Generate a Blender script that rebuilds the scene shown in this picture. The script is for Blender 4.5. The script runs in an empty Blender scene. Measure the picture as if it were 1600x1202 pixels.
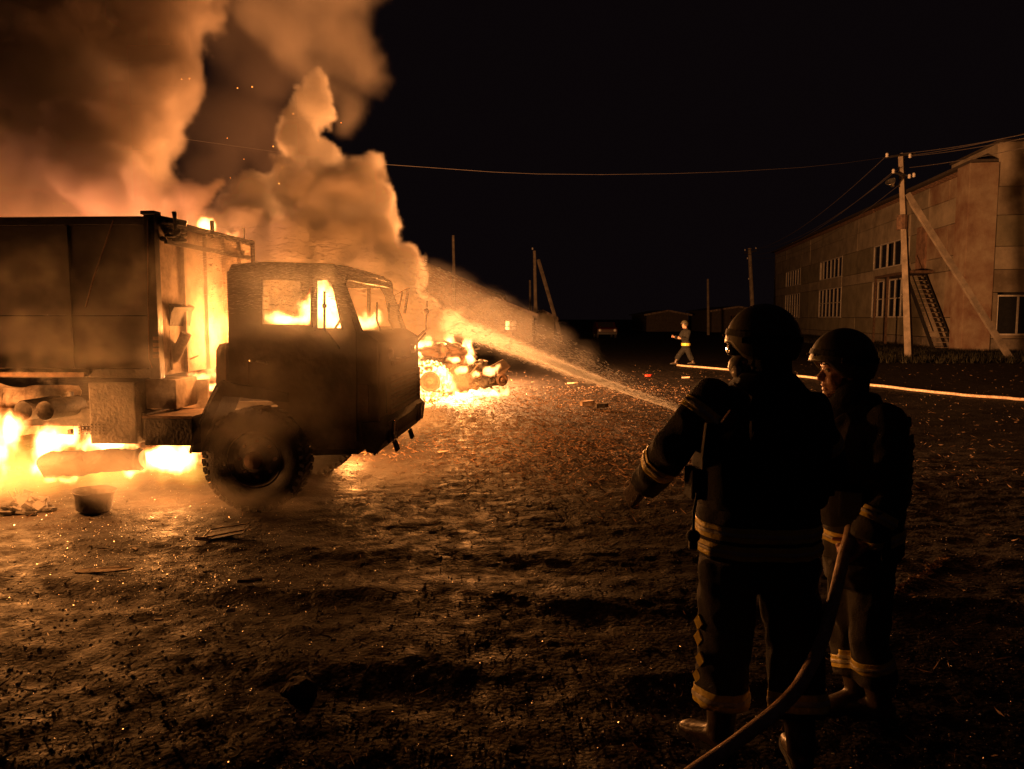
import bpy, bmesh, math, random
import numpy as np
from mathutils import Vector, Matrix, noise as mnoise
from mathutils.geometry import tessellate_polygon
random.seed(7)
sc = bpy.context.scene
C = sc.collection
PI = math.pi
R = math.radians

# ------------------------------------------------------------------ camera
FPX, CAMH, PITCH = 1180.0, 1.8, R(5.04)
cam_d = bpy.data.cameras.new('camera')
cam = bpy.data.objects.new('camera', cam_d)
C.objects.link(cam)
cam.location = (0, 0, CAMH)
cam.rotation_euler = (R(90) - PITCH, 0, 0)
cam_d.sensor_width = 36
cam_d.lens = 36 * FPX / 1600
cam_d.clip_start = 0.05
cam_d.clip_end = 1500
sc.camera = cam

# ------------------------------------------------------------------ night sky, exposure
w = bpy.data.worlds.new('World')
sc.world = w
w.use_nodes = True
bg = w.node_tree.nodes['Background']
bg.inputs[0].default_value = (1.0, 0.58, 0.70, 1)
bg.inputs[1].default_value = 0.0029
sc.view_settings.view_transform = 'Standard'
sc.view_settings.look = 'None'
sc.view_settings.exposure = 0
sc.view_settings.gamma = 1
cy = sc.cycles
cy.use_denoising = True
cy.max_bounces = 5
cy.diffuse_bounces = 2
cy.glossy_bounces = 2
cy.transmission_bounces = 3
cy.transparent_max_bounces = 12
cy.volume_bounces = 1
cy.volume_step_rate = 1.6
cy.volume_preview_step_rate = 1.6
cy.volume_max_steps = 256
cy.sample_clamp_indirect = 2.0
cy.caustics_reflective = False
cy.caustics_refractive = False

def fire_lamp(name, loc, watts, radius=0.25, col=(1.0, 0.34, 0.075)):
    d = bpy.data.lights.new(name, 'POINT')
    d.energy = watts
    d.color = col
    d.shadow_soft_size = radius
    o = bpy.data.objects.new(name, d)
    C.objects.link(o)
    o.location = loc
    return o

# ------------------------------------------------------------------ picture geometry -> place
def ray(px, py):
    dx, dy = (px - 800) / FPX, (601 - py) / FPX
    return Vector((dx, math.cos(PITCH) + dy * math.sin(PITCH), -math.sin(PITCH) + dy * math.cos(PITCH)))
def pt(px, py, Y):
    d = ray(px, py)
    return Vector((0, 0, CAMH)) + d * (Y / d.y)
def gp(px, py, z=0.0):
    d = ray(px, py)
    return Vector((0, 0, CAMH)) + d * ((z - CAMH) / d.z)

# fires that light the place (some out of sight), and one added fill lamp
K = 1.0
fire_lamp('fire_glow_under_box', pt(160, 690, 8.3), 110 * K, 0.2)
fire_lamp('fire_glow_under_tank', pt(262, 735, 7.3), 90 * K, 0.12)
fire_lamp('fire_glow_left', pt(8, 680, 6.75), 280 * K, 0.18)
fire_lamp('fire_glow_left_back', pt(10, 660, 8.6), 80 * K, 0.3)
fire_lamp('fire_glow_behind_cab', pt(570, 545, 9.5), 760 * K, 0.3)
fire_lamp('fire_glow_under_cab', pt(545, 692, 9.5), 170 * K, 0.12)
fire_lamp('fire_glow_in_plume', pt(450, 480, 10.7), 260 * K, 0.3)
fire_lamp('fire_glow_behind_box', pt(170, 430, 9.7), 430 * K, 0.3, (1.0, 0.36, 0.15))
fire_lamp('fire_glow_wreck', pt(702, 540, 14.7), 560 * K, 0.3)
fire_lamp('fire_glow_wreck_top', pt(735, 528, 16.4), 1200 * K, 0.3)
fire_lamp('workshop_fill_lamp', pt(706, 556, 21.0), 20000 * K, 0.6, (1.0, 0.40, 0.125))  # added lamp past the wreck, brightens the workshop wall
fire_lamp('fire_glow_wreck_low', pt(735, 600, 15.5), 300 * K, 0.15)
fire_lamp('fire_glow_gap', pt(372, 520, 7.9), 170 * K, 0.12)
fire_lamp('fire_glow_in_cab', pt(505, 480, 7.9), 60 * K, 0.15)
fire_lamp('fire_glow_box_top', pt(322, 352, 8.4), 40 * K, 0.08)

# ------------------------------------------------------------------ tagging
def tag(o, label=None, cat=None, group=None, kind=None):
    if label: o['label'] = label
    if cat: o['category'] = cat
    if group: o['group'] = group
    if kind: o['kind'] = kind
    return o
def thing(name, label, cat, loc=(0, 0, 0), rz=0, group=None):
    o = bpy.data.objects.new(name, None)
    C.objects.link(o)
    o.empty_display_size = 0.2
    o.location = loc
    o.rotation_euler = (0, 0, rz)
    return tag(o, label, cat, group)

# ------------------------------------------------------------------ materials
def mat(name, col, rough=0.8, metal=0.0, var=0.25, scale=6.0, bump=0.0, bscale=30.0, emit=None, estr=0, col2=None, spec=0.5, rvar=0.0, objrand=0.0):
    m = bpy.data.materials.new(name)
    m.use_nodes = True
    nt = m.node_tree
    b = nt.nodes['Principled BSDF']
    b.inputs['Roughness'].default_value = rough
    b.inputs['Metallic'].default_value = metal
    b.inputs['Specular IOR Level'].default_value = spec
    tc = nt.nodes.new('ShaderNodeTexCoord')
    n = nt.nodes.new('ShaderNodeTexNoise')
    n.inputs['Scale'].default_value = scale
    n.inputs['Detail'].default_value = 6
    n.inputs['Roughness'].default_value = 0.65
    nt.links.new(tc.outputs['Object'], n.inputs['Vector'])
    cr = nt.nodes.new('ShaderNodeValToRGB')
    c2 = col2 or tuple(c * (1 - var) for c in col)
    cr.color_ramp.elements[0].position = 0.35
    cr.color_ramp.elements[1].position = 0.65
    cr.color_ramp.elements[0].color = (*c2, 1)
    cr.color_ramp.elements[1].color = (*[min(1, c * (1 + var * 0.6)) for c in col], 1)
    nt.links.new(n.outputs['Fac'], cr.inputs['Fac'])
    out = cr.outputs['Color']
    if objrand:
        oi = nt.nodes.new('ShaderNodeObjectInfo')
        mr = nt.nodes.new('ShaderNodeMapRange')
        mr.inputs['To Min'].default_value = 1 - objrand
        mr.inputs['To Max'].default_value = 1 + objrand
        nt.links.new(oi.outputs['Random'], mr.inputs['Value'])
        vm = nt.nodes.new('ShaderNodeVectorMath'); vm.operation = 'SCALE'
        nt.links.new(out, vm.inputs[0]); nt.links.new(mr.outputs[0], vm.inputs['Scale'])
        out = vm.outputs[0]
    nt.links.new(out, b.inputs['Base Color'])
    if rvar:
        mr = nt.nodes.new('ShaderNodeMapRange')
        mr.inputs['From Min'].default_value = 0.35; mr.inputs['From Max'].default_value = 0.65
        mr.inputs['To Min'].default_value = max(0.05, rough - rvar); mr.inputs['To Max'].default_value = min(1, rough + rvar)
        nt.links.new(n.outputs['Fac'], mr.inputs['Value'])
        nt.links.new(mr.outputs[0], b.inputs['Roughness'])
    if bump:
        n2 = nt.nodes.new('ShaderNodeTexNoise')
        n2.inputs['Scale'].default_value = bscale
        n2.inputs['Detail'].default_value = 8
        nt.links.new(tc.outputs['Object'], n2.inputs['Vector'])
        bp = nt.nodes.new('ShaderNodeBump')
        bp.inputs['Strength'].default_value = bump
        bp.inputs['Distance'].default_value = 0.02
        nt.links.new(n2.outputs['Fac'], bp.inputs['Height'])
        nt.links.new(bp.outputs[0], b.inputs['Normal'])
    if emit:
        b.inputs['Emission Color'].default_value = (*emit, 1)
        b.inputs['Emission Strength'].default_value = estr
    return m

MT = {
 'olive': mat('burnt_olive_paint', (0.14, 0.11, 0.08), 0.55, 0, 0.5, 2.6, 0.5, 18, col2=(0.022, 0.018, 0.015), rvar=0.15),
 'box': mat('sooty_box_steel', (0.038, 0.033, 0.036), 0.6, 0, 0.5, 1.5, 0.2, 12, col2=(0.022, 0.018, 0.018), rvar=0.15),
 'black': mat('black_steel', (0.03, 0.027, 0.03), 0.45, 0.2, 0.3, 8, 0.2, 40),
 'char': mat('charred_metal', (0.03, 0.025, 0.022), 0.8, 0.1, 0.5, 9, 0.5, 30),
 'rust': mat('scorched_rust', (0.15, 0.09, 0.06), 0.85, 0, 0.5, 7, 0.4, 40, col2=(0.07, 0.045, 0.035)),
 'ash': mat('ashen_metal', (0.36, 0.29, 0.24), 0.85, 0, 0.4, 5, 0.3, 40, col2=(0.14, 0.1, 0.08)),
 'rubber': mat('tyre_rubber', (0.022, 0.02, 0.019), 0.75, 0, 0.4, 20, 0.3, 60),
 'chrome': mat('worn_bright_metal', (0.5, 0.48, 0.42), 0.3, 0.9, 0.3, 30),
 'glass': mat('sooty_glass', (0.03, 0.03, 0.03), 0.08, 0, 0.2, 5, spec=0.6),
 'concrete': mat('grey_concrete', (0.30, 0.25, 0.20), 0.9, 0, 0.4, 2, 0.5, 30),
 'plaster': mat('pale_plaster_panel', (0.45, 0.38, 0.29), 0.9, 0, 0.35, 0.8, 0.5, 12, objrand=0.12),
 'plaster_dark': mat('olive_plaster_panel', (0.33, 0.285, 0.20), 0.9, 0, 0.3, 0.8, 0.5, 12, objrand=0.12),
 'patchy': mat('patched_brick_plaster', (0.42, 0.34, 0.25), 0.9, 0, 0.3, 0.7, 0.6, 14, col2=(0.27, 0.15, 0.10)),
 'stained': mat('stained_plaster_panel', (0.44, 0.37, 0.28), 0.9, 0, 0.4, 0.35, 0.6, 9, col2=(0.20, 0.155, 0.11), objrand=0.15),
 'brick': mat('exposed_red_brick', (0.34, 0.20, 0.14), 0.9, 0, 0.45, 3, 0.6, 14, objrand=0.15),
 'white': mat('white_painted_wood', (0.75, 0.68, 0.6), 0.6, 0, 0.2, 4),
 'roof': mat('roof_sheet', (0.10, 0.08, 0.07), 0.8, 0, 0.3, 3, 0.3, 10),
 'wood': mat('weathered_wood', (0.22, 0.15, 0.09), 0.85, 0, 0.4, 4, 0.4, 30),
 'wire': mat('wire_metal', (0.12, 0.1, 0.09), 0.5, 0.3, 0.2, 4),
 'porcelain': mat('insulator_porcelain', (0.8, 0.75, 0.7), 0.25),
 'hose': mat('canvas_hose', (0.62, 0.48, 0.36), 0.75, 0, 0.35, 18, 0.5, 160, col2=(0.36, 0.25, 0.17)),
 'cloth': mat('navy_turnout_cloth', (0.045, 0.045, 0.050), 0.9, 0, 0.3, 12, 0.5, 220),
 'cloth2': mat('dark_turnout_cloth', (0.05, 0.046, 0.042), 0.9, 0, 0.3, 12, 0.5, 220),
 'vest': mat('black_vest_nylon', (0.022, 0.021, 0.024), 0.85, 0, 0.3, 12, 0.4, 260),
 'helmet': mat('olive_helmet_shell', (0.085, 0.075, 0.045), 0.45, 0, 0.2, 6, 0.1, 90),
 'yellow': mat('yellow_reflective_tape', (0.92, 0.70, 0.12), 0.4, 0, 0.2, 30, 0.2, 120),
 'silver': mat('silver_reflective_tape', (0.75, 0.68, 0.48), 0.4, 0.0, 0.2, 30, 0.2, 120),
 'skin': mat('skin', (0.55, 0.30, 0.22), 0.5, 0, 0.15, 20, 0.15, 200),
 'boot': mat('rubber_boot', (0.10, 0.07, 0.045), 0.4, 0, 0.4, 12, 0.15, 60, col2=(0.03, 0.022, 0.018)),
 'mask': mat('grey_face_mask', (0.16, 0.15, 0.13), 0.5, 0, 0.2, 8),
 'strap': mat('webbing_strap', (0.03, 0.028, 0.026), 0.8, 0, 0.3, 40),
 'red': mat('red_plastic', (0.5, 0.05, 0.03), 0.4),
 'scrap': mat('pale_scrap_sheet', (0.45, 0.36, 0.27), 0.6, 0, 0.4, 9, 0.3, 30),
 'ember': mat('glowing_ember', (0.05, 0.02, 0.01), 0.9, emit=(1.0, 0.28, 0.04), estr=9),
}

# ------------------------------------------------------------------ mesh builder
class MB:
    def __init__(s): s.v = []; s.f = []
    def add(s, vs, fs):
        k = len(s.v)
        s.v += [tuple(v) for v in vs]
        s.f += [tuple(i + k for i in f) for f in fs]
    def box(s, x0, x1, y0, y1, z0, z1, bev=0.0, M=None):
        if bev:
            bm = bmesh.new()
            bmesh.ops.create_cube(bm, size=1)
            for v in bm.verts:
                v.co = Vector(((x0 + x1) / 2 + v.co.x * (x1 - x0), (y0 + y1) / 2 + v.co.y * (y1 - y0), (z0 + z1) / 2 + v.co.z * (z1 - z0)))
            bmesh.ops.bevel(bm, geom=list(bm.edges), offset=bev, segments=2, affect='EDGES', profile=0.7)
            bm.verts.index_update()
            vs = [v.co.copy() for v in bm.verts]; fs = [[v.index for v in f.verts] for f in bm.faces]
            bm.free()
        else:
            vs = [Vector((x, y, z)) for x in (x0, x1) for y in (y0, y1) for z in (z0, z1)]
            fs = [(0, 1, 3, 2), (4, 6, 7, 5), (0, 4, 5, 1), (2, 3, 7, 6), (0, 2, 6, 4), (1, 5, 7, 3)]
        if M: vs = [M @ v for v in vs]
        s.add(vs, fs)
        return s
    def beam(s, p0, p1, wd, ht, up=(0, 0, 1)):
        p0, p1 = Vector(p0), Vector(p1)
        d = (p1 - p0).normalized(); u = Vector(up)
        if abs(d.dot(u)) > 0.99: u = Vector((0, 1, 0))
        a = d.cross(u).normalized() * wd / 2; b = a.cross(d).normalized() * ht / 2
        vs = [p + i * a + j * b for p in (p0, p1) for i, j in ((-1, -1), (1, -1), (1, 1), (-1, 1))]
        s.add(vs, [(3, 2, 1, 0), (4, 5, 6, 7), (0, 1, 5, 4), (1, 2, 6, 5), (2, 3, 7, 6), (3, 0, 4, 7)])
        return s
    def tube(s, pts, rad, n=10, cap=True, flat=1.0):
        pts = [Vector(p) for p in pts]
        if not hasattr(rad, '__len__'): rad = [rad] * len(pts)
        vs = []; prev = None
        for i, p in enumerate(pts):
            d = (pts[min(i + 1, len(pts) - 1)] - pts[max(i - 1, 0)]).normalized()
            if prev is None:
                a = d.cross(Vector((0, 0, 1)))
                if a.length < 0.05: a = d.cross(Vector((0, 1, 0)))
            else:
                a = prev - d * prev.dot(d)
            a.normalize(); prev = a; b = d.cross(a)
            for k in range(n):
                t = 2 * PI * k / n
                vs.append(p + (a * math.cos(t) + b * math.sin(t) * flat) * rad[i])
        fs = [(i * n + k, i * n + (k + 1) % n, (i + 1) * n + (k + 1) % n, (i + 1) * n + k) for i in range(len(pts) - 1) for k in range(n)]
        if cap:
            fs.append(tuple(reversed(range(n)))); fs.append(tuple((len(pts) - 1) * n + k for k in range(n)))
        s.add(vs, fs)
        return s
    def loft(s, secs, n=22, pw=2.0):
        # secs: (centre, right-axis, forward-axis, rx, ry)
        vs = []
        for c, a, b, rx, ry in secs:
            c = Vector(c); a = Vector(a); b = Vector(b)
            for k in range(n):
                t = 2 * PI * k / n
                ct, st = math.cos(t), math.sin(t)
                e = 2.0 / pw
                vs.append(c + a * rx * math.copysign(abs(ct) ** e, ct) + b * ry * math.copysign(abs(st) ** e, st))
        m = len(secs)
        fs = [(i * n + k, i * n + (k + 1) % n, (i + 1) * n + (k + 1) % n, (i + 1) * n + k) for i in range(m - 1) for k in range(n)]
        fs.append(tuple(reversed(range(n)))); fs.append(tuple((m - 1) * n + k for k in range(n)))
        s.add(vs, fs)
        return s
    def ball(s, c, rx, ry=None, rz=None, M=None, seg=16, rings=10):
        ry = ry or rx; rz = rz or rx; c = Vector(c)
        vs = [Vector((0, 0, rz))]
        for i in range(1, rings):
            ph = PI * i / rings
            for k in range(seg):
                t = 2 * PI * k / seg
                vs.append(Vector((rx * math.sin(ph) * math.cos(t), ry * math.sin(ph) * math.sin(t), rz * math.cos(ph))))
        vs.append(Vector((0, 0, -rz)))
        if M: vs = [M @ v for v in vs]
        fs = [(0, 1 + k, 1 + (k + 1) % seg) for k in range(seg)]
        for i in range(rings - 2):
            for k in range(seg):
                a = 1 + i * seg + k; b = 1 + i * seg + (k + 1) % seg
                fs.append((a, a + seg, b + seg, b))
        L = len(vs) - 1; o = 1 + (rings - 2) * seg
        fs += [(L, o + (k + 1) % seg, o + k) for k in range(seg)]
        s.add([v + c for v in vs], fs)
        return s
    def lathe(s, prof, M=None, n=32):
        # prof: (r, z) from start to end, about local z
        vs = []
        for r, z in prof:
            for k in range(n):
                t = 2 * PI * k / n
                vs.append(Vector((r * math.cos(t), r * math.sin(t), z)))
        if M: vs = [M @ v for v in vs]
        fs = [(i * n + k, i * n + (k + 1) % n, (i + 1) * n + (k + 1) % n, (i + 1) * n + k) for i in range(len(prof) - 1) for k in range(n)]
        s.add(vs, fs)
        return s
    def plate(s, outer, holes, w0, w1, conv=None):
        # polygon (u,z) with holes, extruded in w
        conv = conv or (lambda u, w, z: (u, w, z))
        loops = [outer] + list(holes)
        flat = [p for l in loops for p in l]
        tri = tessellate_polygon([[Vector((p[0], p[1], 0)) for p in l] for l in loops])
        n = len(flat)
        vs = [conv(p[0], w0, p[1]) for p in flat] + [conv(p[0], w1, p[1]) for p in flat]
        fs = [tuple(t) for t in tri] + [tuple(n + i for i in reversed(t)) for t in tri]
        k = 0
        for l in loops:
            for i in range(len(l)):
                a, b = k + i, k + (i + 1) % len(l)
                fs.append((a, b, b + n, a + n))
            k += len(l)
        s.add(vs, fs)
        return s
    def mesh(s, name):
        me = bpy.data.meshes.new(name)
        me.from_pydata(s.v, [], s.f)
        me.validate()
        bm = bmesh.new(); bm.from_mesh(me)
        bmesh.ops.recalc_face_normals(bm, faces=bm.faces)
        bm.to_mesh(me); bm.free()
        return me
    def build(s, name, m, parent=None, smooth=False, label=None, loc=None):
        me = s.mesh(name)
        if isinstance(m, str): m = MT[m]
        me.materials.append(m)
        if smooth:
            for p in me.polygons: p.use_smooth = True
            if smooth != True:
                me.set_sharp_from_angle(angle=R(smooth))
        o = bpy.data.objects.new(name, me)
        C.objects.link(o)
        if parent: o.parent = parent
        if loc: o.location = loc
        if label: o['label'] = label
        return o
def dupe(src, name=None, parent=None, loc=None, rot=None):
    o = src.copy(); C.objects.link(o)
    if parent is not None: o.parent = parent
    if loc is not None: o.location = loc
    if rot is not None: o.rotation_euler = rot
    return o
# ------------------------------------------------------------------ ground
def hnoise(x, y, s, o=0.0):
    return mnoise.noise(Vector((x * s + o, y * s + o * 1.7, o)))
def rut(y, x):
    # wheel tracks running across the yard, roughly along X
    h = 0.0
    yy = y + 0.12 * math.sin(x * 0.5 + 1) + 0.05 * x + 0.06 * hnoise(x, 0, 1.3, 4)
    for c, wd, dp in ((3.55, 0.16, 0.05), (3.85, 0.10, -0.03), (4.55, 0.17, 0.06), (4.86, 0.12, -0.05), (5.45, 0.2, 0.05), (5.8, 0.14, -0.035), (2.75, 0.16, 0.035), (3.02, 0.10, -0.02), (6.2, .16, .03)):
        h -= dp * math.exp(-((yy - c) / wd) ** 2)
    # small lug marks pressed in the tracks
    return h
def gh(x, y):
    d = math.hypot(x, y)
    k = max(0.0, min(1.0, (40 - d) / 25))
    h = 0.04 * hnoise(x, y, 0.35, 1) + 0.015 * hnoise(x, y, 1.1, 2) + 0.011 * hnoise(x, y, 3.1, 3) + 0.009 * hnoise(x, y, 7.5, 5) + 0.006 * hnoise(x, y, 19, 6)
    h += rut(y, x) * (0.20 + 0.4 * hnoise(x, y, 0.8, 9))
    return h * k
def axis(lo, hi, near_lo, near_hi, fine, grow):
    xs = list(np.arange(near_lo, near_hi, fine))
    s, x = fine, near_hi
    while x < hi: xs.append(x); s *= grow; x += s
    xs.append(hi)
    s, x = fine, near_lo; pre = []
    while x > lo: s *= grow; x -= s; pre.append(max(x, lo))
    return sorted(set(pre)) + xs
gx = axis(-500, 500, -6.5, 5.0, 0.028, 1.045)
gy = axis(-40, 800, 2.1, 9.0, 0.026, 1.03)
NX, NY = len(gx), len(gy)
gv = [(x, y, gh(x, y)) for y in gy for x in gx]
gf = [(j * NX + i, j * NX + i + 1, (j + 1) * NX + i + 1, (j + 1) * NX + i) for j in range(NY - 1) for i in range(NX - 1)]
me = bpy.data.meshes.new('ground'); me.from_pydata(gv, [], gf)
for p in me.polygons: p.use_smooth = True
def ground_mat():
    m = bpy.data.materials.new('churned_dirt'); m.use_nodes = True
    nt = m.node_tree; b = nt.nodes['Principled BSDF']; L = nt.links.new
    b.inputs['Specular IOR Level'].default_value = 0.12
    tc = nt.nodes.new('ShaderNodeTexCoord')
    def nz(s, d, r=0.6):
        n = nt.nodes.new('ShaderNodeTexNoise'); n.inputs['Scale'].default_value = s; n.inputs['Detail'].default_value = d
        n.inputs['Roughness'].default_value = r; L(tc.outputs['Object'], n.inputs['Vector']); return n.outputs['Fac']
    big, mid, fine = nz(0.5, 4), nz(5, 8, 0.7), nz(45, 6, 0.7)
    mx = nt.nodes.new('ShaderNodeMath'); mx.operation = 'MULTIPLY_ADD'; mx.inputs[1].default_value = 0.5; L(mid, mx.inputs[0])
    m3 = nt.nodes.new('ShaderNodeMath'); m3.operation = 'MULTIPLY_ADD'; m3.inputs[1].default_value = 0.35; L(fine, m3.inputs[0]); L(mx.outputs[0], m3.inputs[2])
    m4 = nt.nodes.new('ShaderNodeMath'); m4.operation = 'MULTIPLY'; m4.inputs[1].default_value = 0.22; L(big, m4.inputs[0]); L(m4.outputs[0], mx.inputs[2])
    cr = nt.nodes.new('ShaderNodeValToRGB'); e = cr.color_ramp.elements
    e[0].position = 0.40; e[0].color = (0.008, 0.006, 0.0055, 1)
    e[1].position = 0.68; e[1].color = (0.040, 0.027, 0.020, 1)
    x = e.new(0.54); x.color = (0.018, 0.0135, 0.011, 1)
    L(m3.outputs[0], cr.inputs['Fac']); L(cr.outputs[0], b.inputs['Base Color'])
    mr = nt.nodes.new('ShaderNodeMapRange'); mr.inputs['From Min'].default_value = 0.35; mr.inputs['From Max'].default_value = 0.65
    mr.inputs['To Min'].default_value = 0.5; mr.inputs['To Max'].default_value = 0.95; L(mid, mr.inputs['Value']); L(mr.outputs[0], b.inputs['Roughness'])
    vo = nt.nodes.new('ShaderNodeTexVoronoi'); vo.inputs['Scale'].default_value = 38; L(tc.outputs['Object'], vo.inputs['Vector'])
    ad = nt.nodes.new('ShaderNodeMath'); ad.operation = 'MULTIPLY_ADD'; ad.inputs[1].default_value = -0.5; L(vo.outputs['Distance'], ad.inputs[0]); L(m3.outputs[0], ad.inputs[2])
    bp = nt.nodes.new('ShaderNodeBump'); bp.inputs['Strength'].default_value = 0.7; bp.inputs['Distance'].default_value = 0.015
    L(ad.outputs[0], bp.inputs['Height']); L(bp.outputs[0], b.inputs['Normal'])
    return m
me.materials.append(ground_mat())
gr = bpy.data.objects.new('ground', me); C.objects.link(gr); tag(gr, 'dark churned dirt yard with wheel tracks', kind='structure')

# ------------------------------------------------------------------ volumes grown in geometry nodes
class GN:
    def __init__(s, name):
        s.t = bpy.data.node_groups.new(name, 'GeometryNodeTree')
        s.t.interface.new_socket('Geometry', in_out='INPUT', socket_type='NodeSocketGeometry')
        s.t.interface.new_socket('Geometry', in_out='OUTPUT', socket_type='NodeSocketGeometry')
        s.out = s.t.nodes.new('NodeGroupOutput')
    def m(s, op, a, b=None, c=None):
        n = s.t.nodes.new('ShaderNodeMath'); n.operation = op
        for i, x in enumerate((a, b, c)):
            if x is None: continue
            if isinstance(x, (int, float)): n.inputs[i].default_value = x
            else: s.t.links.new(x, n.inputs[i])
        return n.outputs[0]
    def v(s, op, a, b=None, scale=None, out=0):
        n = s.t.nodes.new('ShaderNodeVectorMath'); n.operation = op
        for i, x in enumerate((a, b)):
            if x is None: continue
            if isinstance(x, (tuple, list, Vector)): n.inputs[i].default_value = tuple(x)
            else: s.t.links.new(x, n.inputs[i])
        if scale is not None:
            if isinstance(scale, (int, float)): n.inputs['Scale'].default_value = scale
            else: s.t.links.new(scale, n.inputs['Scale'])
        return n.outputs[out]
    def noise(s, p, sc_, det=4, rough=0.55, dist=0.0, col=False):
        n = s.t.nodes.new('ShaderNodeTexNoise')
        n.inputs['Scale'].default_value = sc_; n.inputs['Detail'].default_value = det
        n.inputs['Roughness'].default_value = rough; n.inputs['Distortion'].default_value = dist
        s.t.links.new(p, n.inputs['Vector'])
        return n.outputs['Color' if col else 'Fac']
    def vor(s, p, sc_):
        n = s.t.nodes.new('ShaderNodeTexVoronoi'); n.feature = 'SMOOTH_F1'
        n.inputs['Scale'].default_value = sc_; n.inputs['Smoothness'].default_value = 0.25
        s.t.links.new(p, n.inputs['Vector'])
        return n.outputs['Distance']
def puff_volume(name, puffs, vox, material, warp=0.35, warp_sc=1.2, bill=0.0, bill_sc=1.2, fbm=0.5, fbm_sc=2.0, det=4, soft=0.25, pad=0.3, stretch=(1, 1, 1), zfloor=None, parent=None):
    """a fog volume: union of soft ellipsoid puffs (centre, radii, weight), warped and eaten by noise"""
    g = GN(name)
    P = g.t.nodes.new('GeometryNodeInputPosition').outputs[0]
    q = g.v('MULTIPLY', P, stretch)
    wv = g.noise(q, warp_sc, 3, 0.5, col=True)
    wv = g.v('SUBTRACT', wv, (0.5, 0.5, 0.5))
    p = g.v('ADD', P, g.v('SCALE', wv, scale=warp * 2))
    f = None
    lo = [1e9] * 3; hi = [-1e9] * 3
    for c, r, wt in puffs:
        if not hasattr(r, '__len__'): r = (r, r, r)
        for i in range(3):
            lo[i] = min(lo[i], c[i] - r[i] - pad); hi[i] = max(hi[i], c[i] + r[i] + pad)
        d = g.v('SUBTRACT', p, tuple(c))
        d = g.v('MULTIPLY', d, (1 / r[0], 1 / r[1], 1 / r[2]))
        ln = g.v('LENGTH', d, out=1)
        e = g.m('MULTIPLY_ADD', ln, -wt, wt)
        f = e if f is None else g.m('SMOOTH_MAX', f, e, 0.12)
    pq = g.v('MULTIPLY', p, stretch)
    if bill:
        b1 = g.vor(pq, bill_sc); b2 = g.vor(pq, bill_sc * 2.7)
        f = g.m('MULTIPLY_ADD', b1, -bill, f)
        f = g.m('MULTIPLY_ADD', b2, -bill * 0.45, f)
        f = g.m('ADD', f, bill * 0.6)
    if fbm:
        nz = g.noise(pq, fbm_sc, det, 0.66)
        f = g.m('MULTIPLY_ADD', nz, fbm * 2, f)
        f = g.m('SUBTRACT', f, fbm)
    f = g.m('DIVIDE', f, soft)
    f = g.m('MINIMUM', g.m('MAXIMUM', f, 0.0), 1.0)
    if zfloor is not None: lo[2] = max(lo[2], zfloor)
    vc = g.t.nodes.new('GeometryNodeVolumeCube')
    g.t.links.new(f, vc.inputs['Density'])
    vc.inputs['Min'].default_value = lo; vc.inputs['Max'].default_value = hi
    for ax, i in (('X', 0), ('Y', 1), ('Z', 2)):
        vc.inputs['Resolution ' + ax].default_value = max(8, int((hi[i] - lo[i]) / vox))
    sm = g.t.nodes.new('GeometryNodeSetMaterial'); sm.inputs['Material'].default_value = material
    g.t.links.new(vc.outputs[0], sm.inputs[0]); g.t.links.new(sm.outputs[0], g.out.inputs[0])
    vd = bpy.data.volumes.new(name)
    vd.materials.append(material)
    o = bpy.data.objects.new(name, vd); C.objects.link(o)
    md = o.modifiers.new('grow', 'NODES'); md.node_group = g.t
    if parent: o.parent = parent
    return o
def smoke_mat(name, dens, col=(0.72, 0.66, 0.6), ani=0.15):
    m = bpy.data.materials.new(name); m.use_nodes = True; nt = m.node_tree
    nt.nodes.remove(nt.nodes['Principled BSDF'])
    pv = nt.nodes.new('ShaderNodeVolumePrincipled')
    pv.inputs['Color'].default_value = (*col, 1)
    pv.inputs['Density'].default_value = dens
    pv.inputs['Anisotropy'].default_value = ani
    nt.links.new(pv.outputs[0], nt.nodes['Material Output'].inputs['Volume'])
    return m
def flame_mat(name, strength, col_lo=(1.0, 0.16, 0.01), col_hi=(1.0, 0.50, 0.14)):
    m = bpy.data.materials.new(name); m.use_nodes = True; nt = m.node_tree
    nt.nodes.remove(nt.nodes['Principled BSDF'])
    at = nt.nodes.new('ShaderNodeAttribute'); at.attribute_name = 'density'
    cr = nt.nodes.new('ShaderNodeValToRGB')
    cr.color_ramp.elements[0].color = (*col_lo, 1); cr.color_ramp.elements[1].color = (*col_hi, 1)
    cr.color_ramp.elements[0].position = 0.1; cr.color_ramp.elements[1].position = 0.9
    nt.links.new(at.outputs['Fac'], cr.inputs['Fac'])
    pw = nt.nodes.new('ShaderNodeMath'); pw.operation = 'POWER'; pw.inputs[1].default_value = 2.0
    ml = nt.nodes.new('ShaderNodeMath'); ml.operation = 'MULTIPLY'; ml.inputs[1].default_value = strength
    nt.links.new(at.outputs['Fac'], pw.inputs[0]); nt.links.new(pw.outputs[0], ml.inputs[0])
    em = nt.nodes.new('ShaderNodeEmission')
    nt.links.new(cr.outputs[0], em.inputs['Color']); nt.links.new(ml.outputs[0], em.inputs['Strength'])
    nt.links.new(em.outputs[0], nt.nodes['Material Output'].inputs['Volume'])
    return m
def pf(px, py, Y, rpx, sx=1.0, sy=1.0, sz=1.0, wt=1.0):
    r = rpx / FPX * Y
    return (pt(px, py, Y), (r * sx, r * sy, r * sz), wt)

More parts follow.
